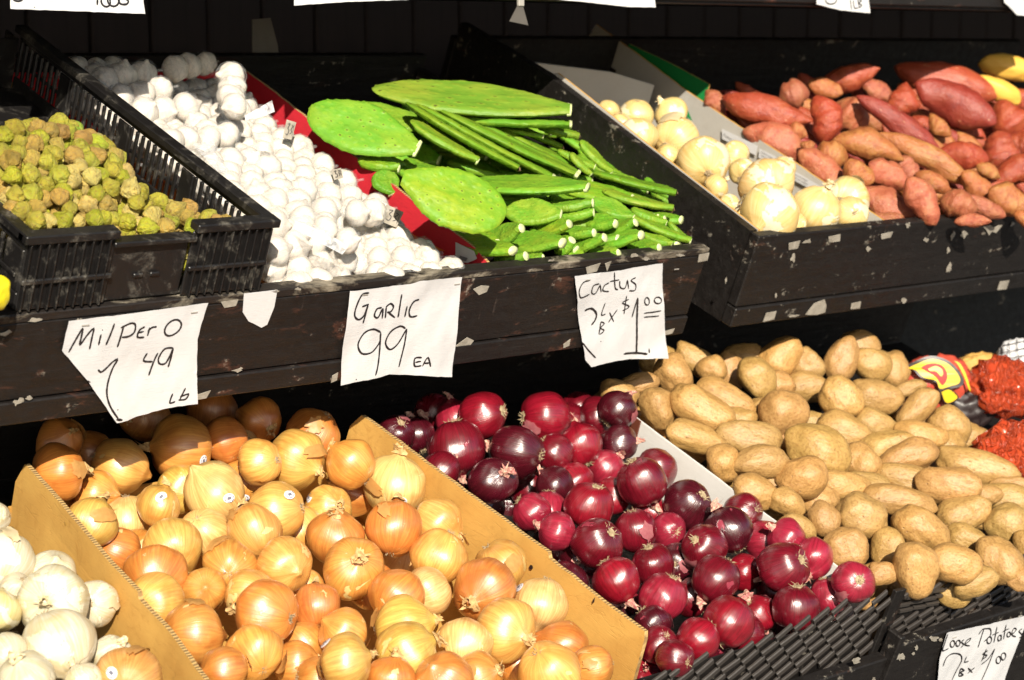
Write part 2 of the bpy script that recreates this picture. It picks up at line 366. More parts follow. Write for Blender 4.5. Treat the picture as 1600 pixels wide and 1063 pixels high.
def flat(name, c, rough=.6, spec=.4):
    t = NT(name); n = t.noise(t.obj(), 60, 3); t.set('Base Color', t.mix(n, tuple(x*.85 for x in c), tuple(min(1, x*1.1) for x in c))); t.set('Roughness', rough); t.set('Specular IOR Level', spec); return t.m
MAT['ink'] = flat('black_marker_ink', (.018, .016, .018), .5)
MAT['print'] = flat('grey_print', (.20, .20, .21)); MAT['greenprint'] = flat('green_print', (.01, .26, .07))
MAT['redprint'] = flat('red_print', (.42, .02, .015)); MAT['orangeprint'] = flat('orange_print', (.75, .20, .035))
MAT['yellowprint'] = flat('yellow_print', (.62, .42, .015), .4); MAT['blackprint'] = flat('black_print', (.02, .012, .012), .4)
MAT['sticker'] = flat('white_sticker', (.72, .72, .76), .35); MAT['greysticker'] = flat('grey_sticker_print', (.16, .16, .20), .4)
MAT['lemon'] = flat('lemon_peel', (.78, .66, .02), .35); MAT['metal'] = flat('dull_metal', (.35, .33, .30), .4)
MAT['stem'] = flat('stem_fibre', (.45, .30, .13), .8)
MAT['squash'] = flat('squash_skin', (.72, .42, .07), .5)
MAT['greencard'] = flat('green_card_print', (.01, .22, .05), .6)
t = NT('red_plastic_bag'); oc = t.obj(); n = t.noise(t.scalev(oc, 1, 1, .4), 46, 4, .5, 2.2); t.set('Base Color', t.mix(n, (.50, .045, .018), (.66, .11, .035))); t.set('Roughness', .22); t.set('Specular IOR Level', .6)
tr = t.n('BsdfTranslucent'); tr.inputs[0].default_value = (.75, .10, .03, 1); mx = t.n('MixShader'); mx.inputs[0].default_value = .25
t.l(t.b.outputs[0], mx.inputs[1]); t.l(tr.outputs[0], mx.inputs[2]); t.l(mx.outputs[0], t.o.inputs[0]); t.bump(t.ramp(n, [(.42, 0.), (.5, 1.), (.58, 0.)]), .8, .006); MAT['bag'] = t.m
t = NT('printed_plastic_bag'); n = t.noise(t.obj(), 30, 5, .6, 1.); t.set('Base Color', t.mix(n, (.50, .075, .04), (.36, .05, .035))); t.set('Roughness', .3); t.bump(n, .5, .008); MAT['bag2'] = t.m
# ------------------------------------------------------------------ produce prototypes (unit size meshes)
def setattr_vec(me, name, data):
    a = me.attributes.new(name, 'FLOAT_VECTOR', 'POINT'); a.data.foreach_set('vector', np.asarray(data, np.float32).ravel())
def lathe(rad, zz, seg, disp=None):
    vs = []; n = len(rad)
    for r_, z_ in zip(rad, zz):
        for k in range(seg):
            a = 2*math.pi*k/seg; vs.append(Vector((r_*math.cos(a), r_*math.sin(a), z_)))
    if disp: vs = [disp(v) for v in vs]
    fs = [(i*seg+k, i*seg+(k+1) % seg, (i+1)*seg+(k+1) % seg, (i+1)*seg+k) for i in range(n-1) for k in range(seg)]
    top = sum((v for v in vs[:seg]), Vector())/seg; bot = sum((v for v in vs[-seg:]), Vector())/seg
    k = len(vs); vs += [top, bot]
    fs += [(k, (j+1) % seg, j) for j in range(seg)]+[(k+1, (n-1)*seg+j, (n-1)*seg+(j+1) % seg) for j in range(seg)]
    return vs, fs
def finish(name, vs, fs, mats, mer=True, smooth=True):
    mb = MB(); mb.add(vs, fs); me = mb.mesh(name, mats, smooth)
    if mer:
        d = []
        for v in me.vertices:
            p = v.co; r_ = math.hypot(p.x, p.y)+1e-6; d.append((p.x/r_, p.y/r_, p.z))
        setattr_vec(me, 'mer', d)
    return me
def onion_mesh(i, mat, flat_=.9, lump=.05, neck=.14):
    off = Vector((i*7.3, i*3.1, 2.)); ts = [.03+.0+(math.pi-.06)*(k/20) for k in range(21)]
    rad, zz = [], []
    for t_ in ts:
        r_ = math.sin(t_)**.92; z_ = flat_*math.cos(t_)
        z_ += neck*math.exp(-(t_/.21)**2); r_ = max(r_, .07)*(1-.30*math.exp(-((t_-.26)/.14)**2))
        z_ += .04*math.exp(-((math.pi-t_)/.22)**2)
        rad.append(r_); zz.append(z_)
    ph = ru(0, 6)
    def disp(v):
        d = 1+lump*mnoise.noise(v*1.3+off)*2+.014*mnoise.noise(v*4+off)
        a = math.atan2(v.y, v.x); d *= 1+.010*math.cos(5*a+ph)+.006*math.cos(9*a)
        return Vector((v.x*d, v.y*d*(1-.04*(i % 3)), v.z*d))
    vs, fs = lathe(rad, zz, 28, disp); return finish('onion_body', vs, fs, mat)
def neck_mesh(i, mat, ln=.34):
    vs, fs = [], []; seg = 9
    bend = Vector((ru(-.5, .5), ru(-.5, .5), 0))
    for k in range(6):
        s = k/5; r_ = .155*(1-s)+.055+(.05 if k >= 4 else 0)*ru(.4, 1.3)
        for j in range(seg):
            a = 2*math.pi*j/seg+s*.8; rr = r_*(1+.30*math.sin(a*3+i)+ru(-.12, .12))
            z_ = .93+s*ln+(ru(-.10, .10) if k == 5 else ru(-.01, .01)); vs.append(Vector((rr*math.cos(a), rr*math.sin(a), z_))+bend*s*s*ln)
    fs = [(k*seg+j, k*seg+(j+1) % seg, (k+1)*seg+(j+1) % seg, (k+1)*seg+j) for k in range(5) for j in range(seg)]
    for q in range(4):     # shreds
        a = ru(0, 6.28); p = Vector((.1*math.cos(a), .1*math.sin(a), 1.02+ru(0, .12))); d = Vector((math.cos(a)*ru(.1, .3), math.sin(a)*ru(.1, .3), ru(.05, .28)))
        t_ = Vector((-math.sin(a), math.cos(a), 0))*ru(.03, .06); b = len(vs); vs += [p-t_, p+t_, p+d*.6+t_*.8, p+d]; fs += [(b, b+1, b+2, b+3)]
    return finish('neck', vs, fs, mat, False, False)
def root_mesh(i, mat):
    mb = MB()
    for k in range(16):
        a = ru(0, 6.28); q = ru(0, .13); p = np.array([q*math.cos(a), q*math.sin(a), -.80]); d = np.array([math.cos(a)*ru(.0, .16), math.sin(a)*ru(.0, .16), -ru(.07, .17)])
        mb.tube([p, p+d*.6, p+d+np.array([ru(-.05, .05), ru(-.05, .05), 0])], [.016, .012, .006], 4)
    mb.add(*lathe([.15, .15, .10], [-.76, -.83, -.86], 9)); return mb.mesh('root_tuft', mat)
def flake_mesh(i, mat):
    """curved loose piece of skin lying on a unit sphere, edge lifted"""
    vs, fs = [], []; n, m = 7, 6; w0 = ru(.5, 1.0); h0 = ru(.35, .8); off = ru(0, 99)
    for a in range(n):
        for b in range(m):
            s, t_ = a/(n-1)-.5, b/(m-1)-.5
            e = 1+.35*mnoise.noise(Vector((s*5+off, t_*5, 0)))
            th_, ph = s*w0*e, t_*h0*e*(1-.5*abs(s)*2*ru(.4, 1)); lift = 1.012+.16*max(0, t_+.05)**1.6+.03*mnoise.noise(Vector((s*6, t_*6, off)))
            vs.append(Vector((math.sin(th_)*math.cos(ph), math.sin(ph), math.cos(th_)*math.cos(ph)))*lift)
    fs = [(a*m+b, a*m+b+1, (a+1)*m+b+1, (a+1)*m+b) for a in range(n-1) for b in range(m-1)]
    return finish('loose_skin', vs, fs, mat, False)
PROTO = {
 'onion': dict(body=[onion_mesh(i, MAT['onion']) for i in range(8)], neck=[neck_mesh(i, MAT['neck']) for i in range(5)], root=[root_mesh(i, MAT['root']) for i in range(3)], flake=[flake_mesh(i, MAT['flake']) for i in range(7)]),
 'red': dict(body=[onion_mesh(i+20, MAT['red'], .94, .045, .17) for i in range(8)], neck=[neck_mesh(i, MAT['redneck'], .5) for i in range(6)], root=[root_mesh(i, MAT['root']) for i in range(3)], flake=[flake_mesh(i, MAT['redflake']) for i in range(6)]),
 'white': dict(body=[onion_mesh(i+40, MAT['white'], .88, .05, .15) for i in range(6)], neck=[neck_mesh(i, MAT['whiteneck'], .4) for i in range(4)], root=[root_mesh(i, MAT['root']) for i in range(2)], flake=[flake_mesh(i, MAT['whiteflake']) for i in range(6)]),
}
def ico(sub):
    import bmesh
    bm = bmesh.new(); bmesh.ops.create_icosphere(bm, subdivisions=sub, radius=1); vs = [v.co.copy() for v in bm.verts]; fs = [tuple(v.index for v in f.verts) for f in bm.faces]; bm.free(); return vs, fs
IV, IF = ico(4); IV3, IF3 = ico(3)
def potato_mesh(i):
    off = Vector((i*5.1, 3.3, i*2.7)); vs = []
    bend = ru(-.16, .16); tp = ru(-.14, .14)
    eyes = [Vector((ru(-1, 1), ru(-1, 1), ru(-1, 1))).normalized() for _ in range(5)]
    for v in IV:
        p = v.copy(); sx = 1 if p.x >= 0 else -1
        q = (1-abs(p.x)**2.5)**.5 if abs(p.x) < 1 else 0        # blunter than an ellipsoid
        rr = math.hypot(p.y, p.z); k = (q/rr if rr > 1e-4 else 1)*.94+.06
        p = Vector((p.x, p.y*k, p.z*k)); d = 1+.17*mnoise.noise(v*1.1+off)+.065*mnoise.noise(v*2.6+off)+.02*mnoise.noise(v*6+off)
        for e in eyes:
            d -= .045*math.exp(-((v-e).length/.15)**2)
        p.y *= 1+tp*p.x; p.z *= 1+tp*p.x; p *= d; p.y += bend*(p.x*p.x-.4)
        vs.append(p)
    return finish('potato', vs, IF, MAT['potato'], False)
POT = [potato_mesh(i) for i in range(10)]
def sweet_mesh(i):
    vs, fs = [], []; n, seg = 30, 18; off = Vector((i*3.7, 1., i*1.9)); bend = ru(-.5, .5); b2 = ru(-.3, .3); sk = ru(-.25, .25); sharp = ru(.55, 1.0)
    for a in range(n):
        x = -1+2*a/(n-1); xx = x+sk*(1-x*x)
        r_ = max(.0, 1-abs(x)**1.9)**(.62 if x < 0 else sharp); r_ = max(r_, .05)
        for k in range(seg):
            g = 2*math.pi*k/seg; v = Vector((xx*2.4, math.cos(g), math.sin(g)))
            d = 1+.30*mnoise.noise(v*.75+off)+.12*mnoise.noise(v*1.9+off)+.05*mnoise.noise(v*4.5+off)
            vs.append(Vector((x, r_*math.cos(g)*d+bend*(x*x-.35), r_*math.sin(g)*d+b2*(x*x-.35))))
    fs = [(a*seg+k, a*seg+(k+1) % seg, (a+1)*seg+(k+1) % seg, (a+1)*seg+k) for a in range(n-1) for k in range(seg)]
    fs += [tuple(range(seg)), tuple((n-1)*seg+k for k in range(seg))]
    return finish('sweet_potato', vs, fs, MAT['sweet'], False)
SWEET = [sweet_mesh(i) for i in range(11)]
def husk_mesh(i):
    vs = []; off = Vector((i*3.3, i, 5.)); ph = ru(0, 6)
    ts = [.05+(math.pi-.1)*k/15 for k in range(16)]; rad, zz = [], []
    pt = ru(.45, .95)
    for t_ in ts:
        r_ = math.sin(t_); z_ = .92*math.cos(t_)
        if t_ > math.pi*.62: z_ -= pt*((t_-math.pi*.62)/(math.pi*.38))**1.6; r_ *= 1-.12*((t_-math.pi*.62)/(math.pi*.38))
        rad.append(r_); zz.append(z_)
    def disp(v):
        a = math.atan2(v.y, v.x); d = 1+.13*abs(math.cos(2.5*a+ph))+.24*mnoise.noise(v*1.4+off)+.13*mnoise.noise(v*3.6+off); return Vector((v.x*d, v.y*d, v.z*(.95+.1*mnoise.noise(v*1.1+off))))
    v_, f_ = lathe(rad, zz, 18, disp); return finish('husk', v_, f_, MAT['husk'], True, False)
HUSK = [husk_mesh(i) for i in range(9)]
def fruit_mesh():
    return finish('fruit', [Vector((v.x, v.y, v.z*.86))*(1+.09*mnoise.noise(v*1.5)+.03*math.cos(3*math.atan2(v.y, v.x))) for v in IV3], IF3, MAT['fruit'], False)
FRUIT = fruit_mesh()
mb = MB(); mb.tube([(0, 0, .9), (0, .02, 1.08), (.05, .05, 1.22)], [.07, .05, .04], 5); STEM = mb.mesh('stem', MAT['stem'])
def garlic_mesh(i):
    off = Vector((i*2.3, 4, i)); nl = 7+i % 3; ph = ru(0, 6)
    ts = [.04+(math.pi-.08)*k/20 for k in range(21)]; rad, zz = [], []
    for t_ in ts:
        r_ = math.sin(t_)**.9; z_ = .86*math.cos(t_)+.32*math.exp(-(t_/.20)**2); rad.append(max(r_, .10)); zz.append(z_)
    def disp(v):
        a = math.atan2(v.y, v.x); w_ = max(0, 1-abs(v.z)*.8); d = 1+.10*w_*(abs(math.cos(nl*.5*a+ph))-.5)+.06*mnoise.noise(v*1.3+off)
        return Vector((v.x*d, v.y*d, v.z*d))
    v_, f_ = lathe(rad, zz, 28, disp); return finish('garlic_bulb', v_, f_, MAT['garlic'])
GARLIC = [garlic_mesh(i) for i in range(6)]

# ------------------------------------------------------------------ naming helpers
ORD = ['leftmost', 'second', 'third', 'fourth', 'fifth', 'sixth', 'seventh', 'eighth', 'ninth', 'tenth', 'eleventh', 'twelfth', 'thirteenth', 'fourteenth', 'fifteenth', 'sixteenth', 'seventeenth', 'eighteenth', 'nineteenth', 'twentieth']
def label_rows(items, fmt, per, rowword='row'):
    """items: [(x,y,look,obj)] ; splits them into rows by image height, counts from the left, writes a label to each"""
    items = sorted(items, key=lambda q: -q[1]); n = len(items); k = max(1, round(n/per)); rows = [items[i*n//k:(i+1)*n//k] for i in range(k)]
    for ri, row in enumerate(rows):
        rn = 'front row' if ri == 0 else ('back row' if ri == k-1 else (ORD[ri] if ri < len(ORD) else str(ri+1)+'th')+' row from front')
        row.sort(key=lambda q: q[0])
        for ci, q in enumerate(row):
            cn = 'leftmost' if ci == 0 else ('rightmost' if ci == len(row)-1 else (ORD[ci] if ci < 20 else str(ci+1)+'th')+' from left')
            q[3]['label'] = fmt.format(look=q[2], pos=cn+' in '+rn)
# ------------------------------------------------------------------ pile solver: slides things along their sight lines until they only touch
def urange(items, tray, ulo, uhi, fr=.85):
    lo = np.full(len(items), -1e9); hi = np.full(len(items), 1e9)
    for i, q in enumerate(items):
        r_ = (q['b'] if 'b' in q else q['r'])*2.9/F*fr; rx = ray(q['x'], q['y'])[0]
        if ulo is not None: lo[i] = ((ulo+r_)+tray.O[0]-CAM[0])/rx
        if uhi is not None: hi[i] = ((uhi-r_)+tray.O[0]-CAM[0])/rx
    return lo, np.maximum(hi, lo)
def solve(items, tray, n0, it=400, fac=.93, ulo=None, uhi=None):
    """items: dict(x,y,r px, lift). Sets z (depth) and rad in metres"""
    m = len(items); X = np.array([q['x'] for q in items], float); Y = np.array([q['y'] for q in items], float); rp = np.array([q['r'] for q in items], float)
    z0 = np.zeros(m)
    for i, q in enumerate(items):
        P = hit(q['x'], q['y'], tray.w(0, 0, n0+q.get('lift', 0)), NA); z0[i] = proj(P)[2]
    lo, hi = urange(items, tray, ulo, uhi); z0 = np.clip(z0, lo, hi); z = z0.copy()
    prefer = z0-.00006*Y
    for _ in range(it):
        dx = (X[:, None]-X[None]); dy = (Y[:, None]-Y[None]); zm = (z[:, None]+z[None])/2
        d = np.sqrt(dx*dx+dy*dy)*zm/F; rs = (rp[:, None]+rp[None])*zm/F*fac
        need = np.sqrt(np.maximum(rs*rs-d*d, 0)); dz = z[:, None]-z[None]
        sg = np.where(prefer[:, None] > prefer[None], 1., -1.)
        ov = need-dz*sg; ov = np.where((need > 0) & (ov > 0) & (np.abs(dz) < rs*1.3), ov, 0); np.fill_diagonal(ov, 0)
        z += .25*(ov*sg).sum(1)/np.maximum((ov > 0).sum(1), 1) + .02*(z0-z); z = np.clip(z, lo, hi)
    for i, q in enumerate(items):
        q['z'] = float(z[i]); q['P'] = at(q['x'], q['y'], q['z']); q['rad'] = q['r']*q['z']/F
    return items
def fill(items, tray, ur, br, rmean, layers, n0, jit=.4, seed=1, occl=True, minsep=.88, mincov=.10, nfun=None):
    """more of the same under and between the measured ones, kept where the camera can see some of them"""
    rg = random.Random(seed); out = []; P = [q['P'] for q in items]; Rr = [q['rad'] for q in items]; S = [(q['x'], q['y'], q['r'], q['z']) for q in items]
    cs = 4.; gw, gh = int(W/cs)+40, int(H/cs)+40; zb = np.full((gh, gw), 1e9); gx, gy = np.meshgrid((np.arange(gw)-20)*cs, (np.arange(gh)-20)*cs)
    def disc(x, y, r_, z_, write):
        x0, x1 = int((x-r_)/cs)+20, int((x+r_)/cs)+22; y0, y1 = int((y-r_)/cs)+20, int((y+r_)/cs)+22
        x0, y0 = max(x0, 0), max(y0, 0); x1, y1 = min(x1, gw), min(y1, gh)
        if x1 <= x0 or y1 <= y0: return 0
        sl_ = (slice(y0, y1), slice(x0, x1)); inside = (gx[sl_]-x)**2+(gy[sl_]-y)**2 < r_*r_
        onscr = inside & (gx[sl_] > -8) & (gx[sl_] < W+8) & (gy[sl_] > -8) & (gy[sl_] < H+8)
        vis = onscr & (zb[sl_] > z_)
        if write: zb[sl_] = np.where(inside & (zb[sl_] > z_), z_, zb[sl_])
        return vis.sum()/max(1, math.pi*(r_/cs)**2)
    for x, y, r_, z_ in S: disc(x, y, r_, z_, True)
    cand = []
    for L in range(layers):
        u = ur[0]; 
        while u < ur[1]:
            b = br[0]
            while b < br[1]:
                r_ = rmean*rg.uniform(.85, 1.1); nn = n0-L*rmean*1.5+rg.uniform(-.3, .2)*rmean+(nfun(u, b) if nfun else 0)
                cand.append((L, u+rg.uniform(-jit, jit)*rmean*2, b+rg.uniform(-jit, jit)*rmean*2, nn, r_)); b += rmean*1.35
            u += rmean*1.35
    cand.sort(key=lambda c: (c[0], rg.random()))
    for L, u, b, nn, r_ in cand:
        if not (ur[0] <= u <= ur[1] and br[0] <= b <= br[1]): continue
        Q = tray.w(u, b, nn); x, y, z_ = proj(Q); rp = r_*F/z_
        if x < -rp or x > W+rp or y < -rp or y > H+rp: continue
        A = np.array(P) if P else np.zeros((0, 3))
        if len(A):
            dd = np.linalg.norm(A-Q, axis=1)
            if (dd < (np.array(Rr)+r_)*minsep).any(): continue
        if occl:
            bad = False
            for (sx, sy, sr, sz) in S:
                if math.hypot(sx-x, sy-y) < (sr+rp)*.9 and z_ < sz+.002: bad = True; break
            if bad: continue
        if disc(x, y, rp*.9, z_, False) < mincov: continue
        disc(x, y, rp, z_, True); P.append(Q); Rr.append(r_); out.append(dict(x=x, y=y, r=rp, z=z_, P=Q, rad=r_, fill=True))
    return out
def quat_axis(ax, spin):
    return Vector(ax).to_track_quat('Z', 'Y') @ Quaternion((0, 0, 1), spin)
def rand_axis():
    while True:
        v = np.random.normal(size=3); l_ = np.linalg.norm(v)
        if l_ > .1: return v/l_
def camdir(dx, dy, toward):
    """world direction given in the viewer's terms: right, down, towards the viewer"""
    v = R @ np.array([dx, dy, -toward]); return v/np.linalg.norm(v)
CNT = {}
# ------------------------------------------------------------------ setting: ground, back wall
mb = MB(); mb.box(-60, 60, -60, 60, -.05, 0); tag(mb.build('ground', MAT['ground']), kind='structure')
wall = empty('back_wall', kind='structure')
YW = 3.75
mb = MB(); mb.box(-8, 14, YW+.03, YW+.12, 0, 4.5); mb.build('backing_board', MAT['wall'], wall)
mb = MB(); mb.box(0, .138, YW, YW+.028, 0, 4.4, bev=.004); me = mb.mesh('plank', MAT['wall'])
for i in range(60):
    o = link('plank', me, wall); o.location = (-1.6+i*.145, ru(-.003, .003), 0)

# ------------------------------------------------------------------ upper tier trays
def wood(parent, name, x0, x1, y0, y1, z0, z1, mat='board', bev=.002, off=0):
    mb = MB(); mb.box(x0, x1, y0, y1, z0, z1, bev=bev); return mb.build(name, MAT[mat], parent)
NB = -.153
tray1 = empty('display_tray', T1.mat(), label='long worn black wooden display tray holding crate, garlic and cactus pads', cat='tray')
wood(tray1, 'front_board', -1.15, .488, .0, .020, NB+.034, -.0125, 'board')
wood(tray1, 'lower_rail', -1.15, .489, -.003, .020, NB, NB+.032, 'board')
wood(tray1, 'side_board', .470, .488, .022, .74, NB, -.002, 'board2'); wood(tray1, 'back_board', -1.15, .488, .742, .76, NB, .02, 'board2')
wood(tray1, 'tray_floor', -1.148, .468, .022, .74, NB, NB+.015, 'board2')
wood(tray1, 'top_edge', -1.15, .489, -.0012, .021, -.0120, 0., 'rim', .0015)
tray2 = empty('display_tray', T1.mat(), label='black wooden display tray with flecks of torn paper under white onions and sweet potatoes', cat='tray')
UL = .603
wood(tray2, 'front_board', UL, 2.45, .0, .020, NB+.036, .012, 'board2')
wood(tray2, 'lower_rail', UL, 2.45, -.003, .020, NB, NB+.034, 'board2')
mb = MB(); mb.prism([(UL, .0215, NB), (UL, .0215, .0125), (UL, .56, .062), (UL, .80, .062), (UL, .80, NB)], (.018, 0, 0)); mb.build('side_board', MAT['board2'], tray2)
wood(tray2, 'tray_floor', UL+.019, 2.45, .022, .80, NB, NB+.015, 'board2'); wood(tray2, 'back_board', UL, 2.45, .802, .82, NB, .03, 'board2')
# trestle frame that carries the tiers
frame = empty('stand_frame', label='black wooden frame carrying the stepped tiers in shade', cat='frame')
mb = None
for u in (-.9, .30, .9):
    for b in (.45, .70):
        p = T1.w(u, b, NB-.002); m_ = MB(); m_.box(p[0]-.03, p[0]+.03, p[1]-.03, p[1]+.03, .002, p[2]-.014); m_.build('post', MAT['board2'], frame)
for b in (.45, .70):
    p = T1.w(0, b, NB-.002); m_ = MB(); m_.box(-1.0, 2.4, p[1]-.012, p[1]+.012, p[2]-.10, p[2]-.016); m_.build('rail', MAT['board2'], frame)

p = T1.w(0, .47, NB); m_ = MB(); m_.box(-1.5, 7.5, p[1], p[1]+.016, .12, p[2]-.022); m_.build('back_panel', MAT['board2'], frame)  # added to hide the lit wall and keep the gap under the trays dark
# top shelf: its lower front edge lies where it throws its shade on the tray behind the garlic
rr_ = ray(830, 1); sl_ = rr_[2]/rr_[1]
ub = T1.on(330, 146, .03); Q = T1.w(ub[0], ub[1], .03); ks = SUN[2]/SUN[1]
YE = (CAM[2]-Q[2]+ks*Q[1])/(ks-sl_); ZE = CAM[2]+sl_*YE
print('TOPSHELF', YE, ZE, 'garlic shade b', ub)
top = empty('top_shelf', Matrix.Translation((0, YE, ZE)), label='dark wooden shelf across the top with price papers hanging from it', cat='shelf')
wood(top, 'front_board', -2.5, 5.5, 0, .02, 0, .16, 'board2'); wood(top, 'shelf_floor', -2.5, 5.5, .022, .75, .02, .035, 'board2')
wood(top, 'shelf_lip', -2.5, 5.5, -.008, -.001, .006, .03, 'board')
e = T2.on(300, 690, .0); Q2 = T2.w(e[0], e[1], 0.); E2 = T1.w(0, 0, NB)
print('lower shade wants ks', (E2[2]-Q2[2])/(E2[1]-Q2[1]), 'have', ks, 'Q2', Q2, 'E2', E2)

blocker = empty('sky_blocker', label='added unseen cover above the stand that blocks skylight', cat='sky_blocker')  # added out of view to cut skylight and deepen the shade
mb = MB(); mb.prism([(-7, 3.7, 3.75), (-7, .15, 3.40), (-7, .15, 3.38), (-7, 3.7, 3.73)], (18, 0, 0)); mb.build('blocker_sheet', MAT['wall'], blocker)
mb = MB(); mb.box(-7, 11, .11, .14, 3.24, 3.41); mb.build('blocker_lip', MAT['wall'], blocker)
# ------------------------------------------------------------------ paper helpers
def px_poly_front(tray, pts, b): return [(lambda q: (q[0], b, q[1]))(tray.front(x, y, b)) for x, y in pts]
from mathutils.geometry import delaunay_2d_cdt
def paper_mesh(name, poly2, fn, mats, step=.007, thick=.0004):
    """poly2: (s,t) outline; fn(s,t)->3D; a thin crumpled sheet with front and back"""
    pts = []; n = len(poly2)
    for i in range(n):
        a, b = np.array(poly2[i]), np.array(poly2[(i+1) % n]); k = max(1, int(np.linalg.norm(b-a)/step))
        for j in range(k):
            p = a+(b-a)*j/k; pts.append(Vector(p+ (np.array([ru(-1, 1), ru(-1, 1)])*.0004 if j else 0)))
    nb = len(pts); edges = [(i, (i+1) % nb) for i in range(nb)]
    xs = [p.x for p in pts]; ys = [p.y for p in pts]
    x = min(xs)+step/2
    while x < max(xs):
        y = min(ys)+step/2
        while y < max(ys): pts.append(Vector((x+ru(-.1, .1)*step, y+ru(-.1, .1)*step))); y += step
        x += step
    v, e_, f, *_ = delaunay_2d_cdt(pts, edges, [list(range(nb))], 1, 1e-7)
    mb = MB(); mb.add([fn(p.x, p.y) for p in v], [tuple(q) for q in f]); return mb.mesh(name, mats, True)
def ell(cx_, cy_, rx, ry, a0=0, a1=360, tilt=0, n=14):
    o_ = []
    for i in range(n+1):
        g = math.radians(a0+(a1-a0)*i/n); x, y = rx*math.cos(g), ry*math.sin(g); c, s = math.cos(math.radians(tilt)), math.sin(math.radians(tilt)); o_.append((cx_+x*c-y*s, cy_+x*s+y*c))
    return o_
def smooth(pts, k=4):
    if len(pts) < 3: return pts
    P = [np.array(p, float) for p in pts]; P = [P[0]]+P+[P[-1]]; out = []
    for i in range(1, len(P)-2):
        for j in range(k):
            t_ = j/k; a, b, c, d = P[i-1], P[i], P[i+1], P[i+2]
            out.append(.5*((2*b)+(-a+c)*t_+(2*a-5*b+4*c-d)*t_*t_+(-a+3*b-3*c+d)*t_**3))
    out.append(P[-2]); return [tuple(q) for q in out]
def sign(tray, poly, strokes, zo, lw, label, lift=.006, seed=0, sharp=()):
    """poly in photo pixels; strokes in zoom coordinates zo=(ox,oy,scale)"""
    M3 = tray.mat(); off = Vector((seed*3.1, seed, 0)); P2 = [tray.front(x, y, -.004) for x, y in poly]
    us = [p[0] for p in P2]; ns = [p[1] for p in P2]; u0, u1, n0, n1 = min(us), max(us), min(ns), max(ns)
    def fn(u, n, e=0.):
        s, t_ = (u-u0)/(u1-u0), (n1-n)/(n1-n0)
        d = .003+.007*t_*t_*(.4+.9*s)+.0030*mnoise.noise(Vector((u*16, n*16, 0))+off)+.0012*mnoise.noise(Vector((u*60, n*24, 2))+off)
        d += .0016*abs(math.sin((u*1.1+n*.7)*46+seed))*t_
        return (u, -max(d, .0012)-.001-e, n)
    root = link('price_sign', paper_mesh('sheet', P2, fn, MAT['paper']), None, M3)
    tag(root, label, 'price sign', 'handwritten price papers')
    for tx, ty in ((.12, .94), (.86, .95)):
        u, n = u0+(u1-u0)*tx, n1-(n1-n0)*(1-ty)-.004; mb = MB(); q = fn(u, n, .0006); mb.box(q[0]-.005, q[0]+.005, q[1]-.0008, q[1]+.0004, q[2]-.0006, q[2]+.0006); mb.build('staple', MAT['metal'], root)
    for st in strokes:
        mb = MB(); w_ = lw*1.12
        if isinstance(st, dict): w_ = st['w']; st = st['p']
        pts = [(zo[0]+x/zo[2], zo[1]+y/zo[2]) for x, y in smooth(st)]
        q = []
        for i in range(len(pts)-1):
            a, b = np.array(pts[i]), np.array(pts[i+1]); k = max(1, int(np.linalg.norm(b-a)/3))
            for j in range(k): q.append(a+(b-a)*j/k)
        q.append(np.array(pts[-1]))
        mb.ribbon([fn(*tray.front(x, y, -.004), .0007) for x, y in q], w_, (0, -1, 0)); mb.build('pen_stroke', MAT['ink'], root)
    return root
Z1 = (0, 330, 3.126)
sign(T1, [(108, 502), (200, 490), (326, 474), (308, 530), (303, 626), (250, 635), (178, 657), (140, 600), (97, 548)], [
 [(335, 690), (372, 620), (402, 572), (396, 610), (388, 652), (420, 610), (456, 572), (446, 620), (434, 672)], [(492, 600), (478, 652)], [(497, 576), (499, 580)], [(555, 545), (535, 600), (515, 652)],
 [(598, 560), (584, 612), (570, 662)], [(585, 566), (630, 545), (656, 550), (652, 585), (625, 606), (590, 612)], [(704, 562), (680, 575), (668, 595), (668, 612), (700, 612)], [(672, 590), (698, 584)],
 [(728, 565), (716, 606)], [(718, 585), (738, 566), (762, 562)], ell(842, 568, 48, 30, 0, 360, -38),
 [(715, 690), (698, 728), (742, 732)], [(768, 690), (742, 745), (720, 797)], [(842, 665), (800, 668), (772, 715), (776, 742), (806, 734), (842, 665)], [(842, 665), (830, 710), (815, 757)],
 [(475, 770), (488, 782), (512, 768), (572, 720), (545, 775), (520, 840), (514, 895), (530, 950), (562, 1000)], {'p': [(553, 1003), (581, 1005)], 'w': .004}, [(560, 955), (562, 959)],
 [(832, 880), (814, 922), (842, 918)], [(893, 852), (866, 905)], [(866, 895), (905, 880), (890, 905), (858, 910)], [(424, 825), (437, 833)], [(430, 856), (446, 860)], [(444, 882), (457, 886)]],
 Z1, .0024, 'white paper reading Milpero 1 49 LB with its lower left corner cut off', seed=1)
Z2 = (400, 330, 3.126)
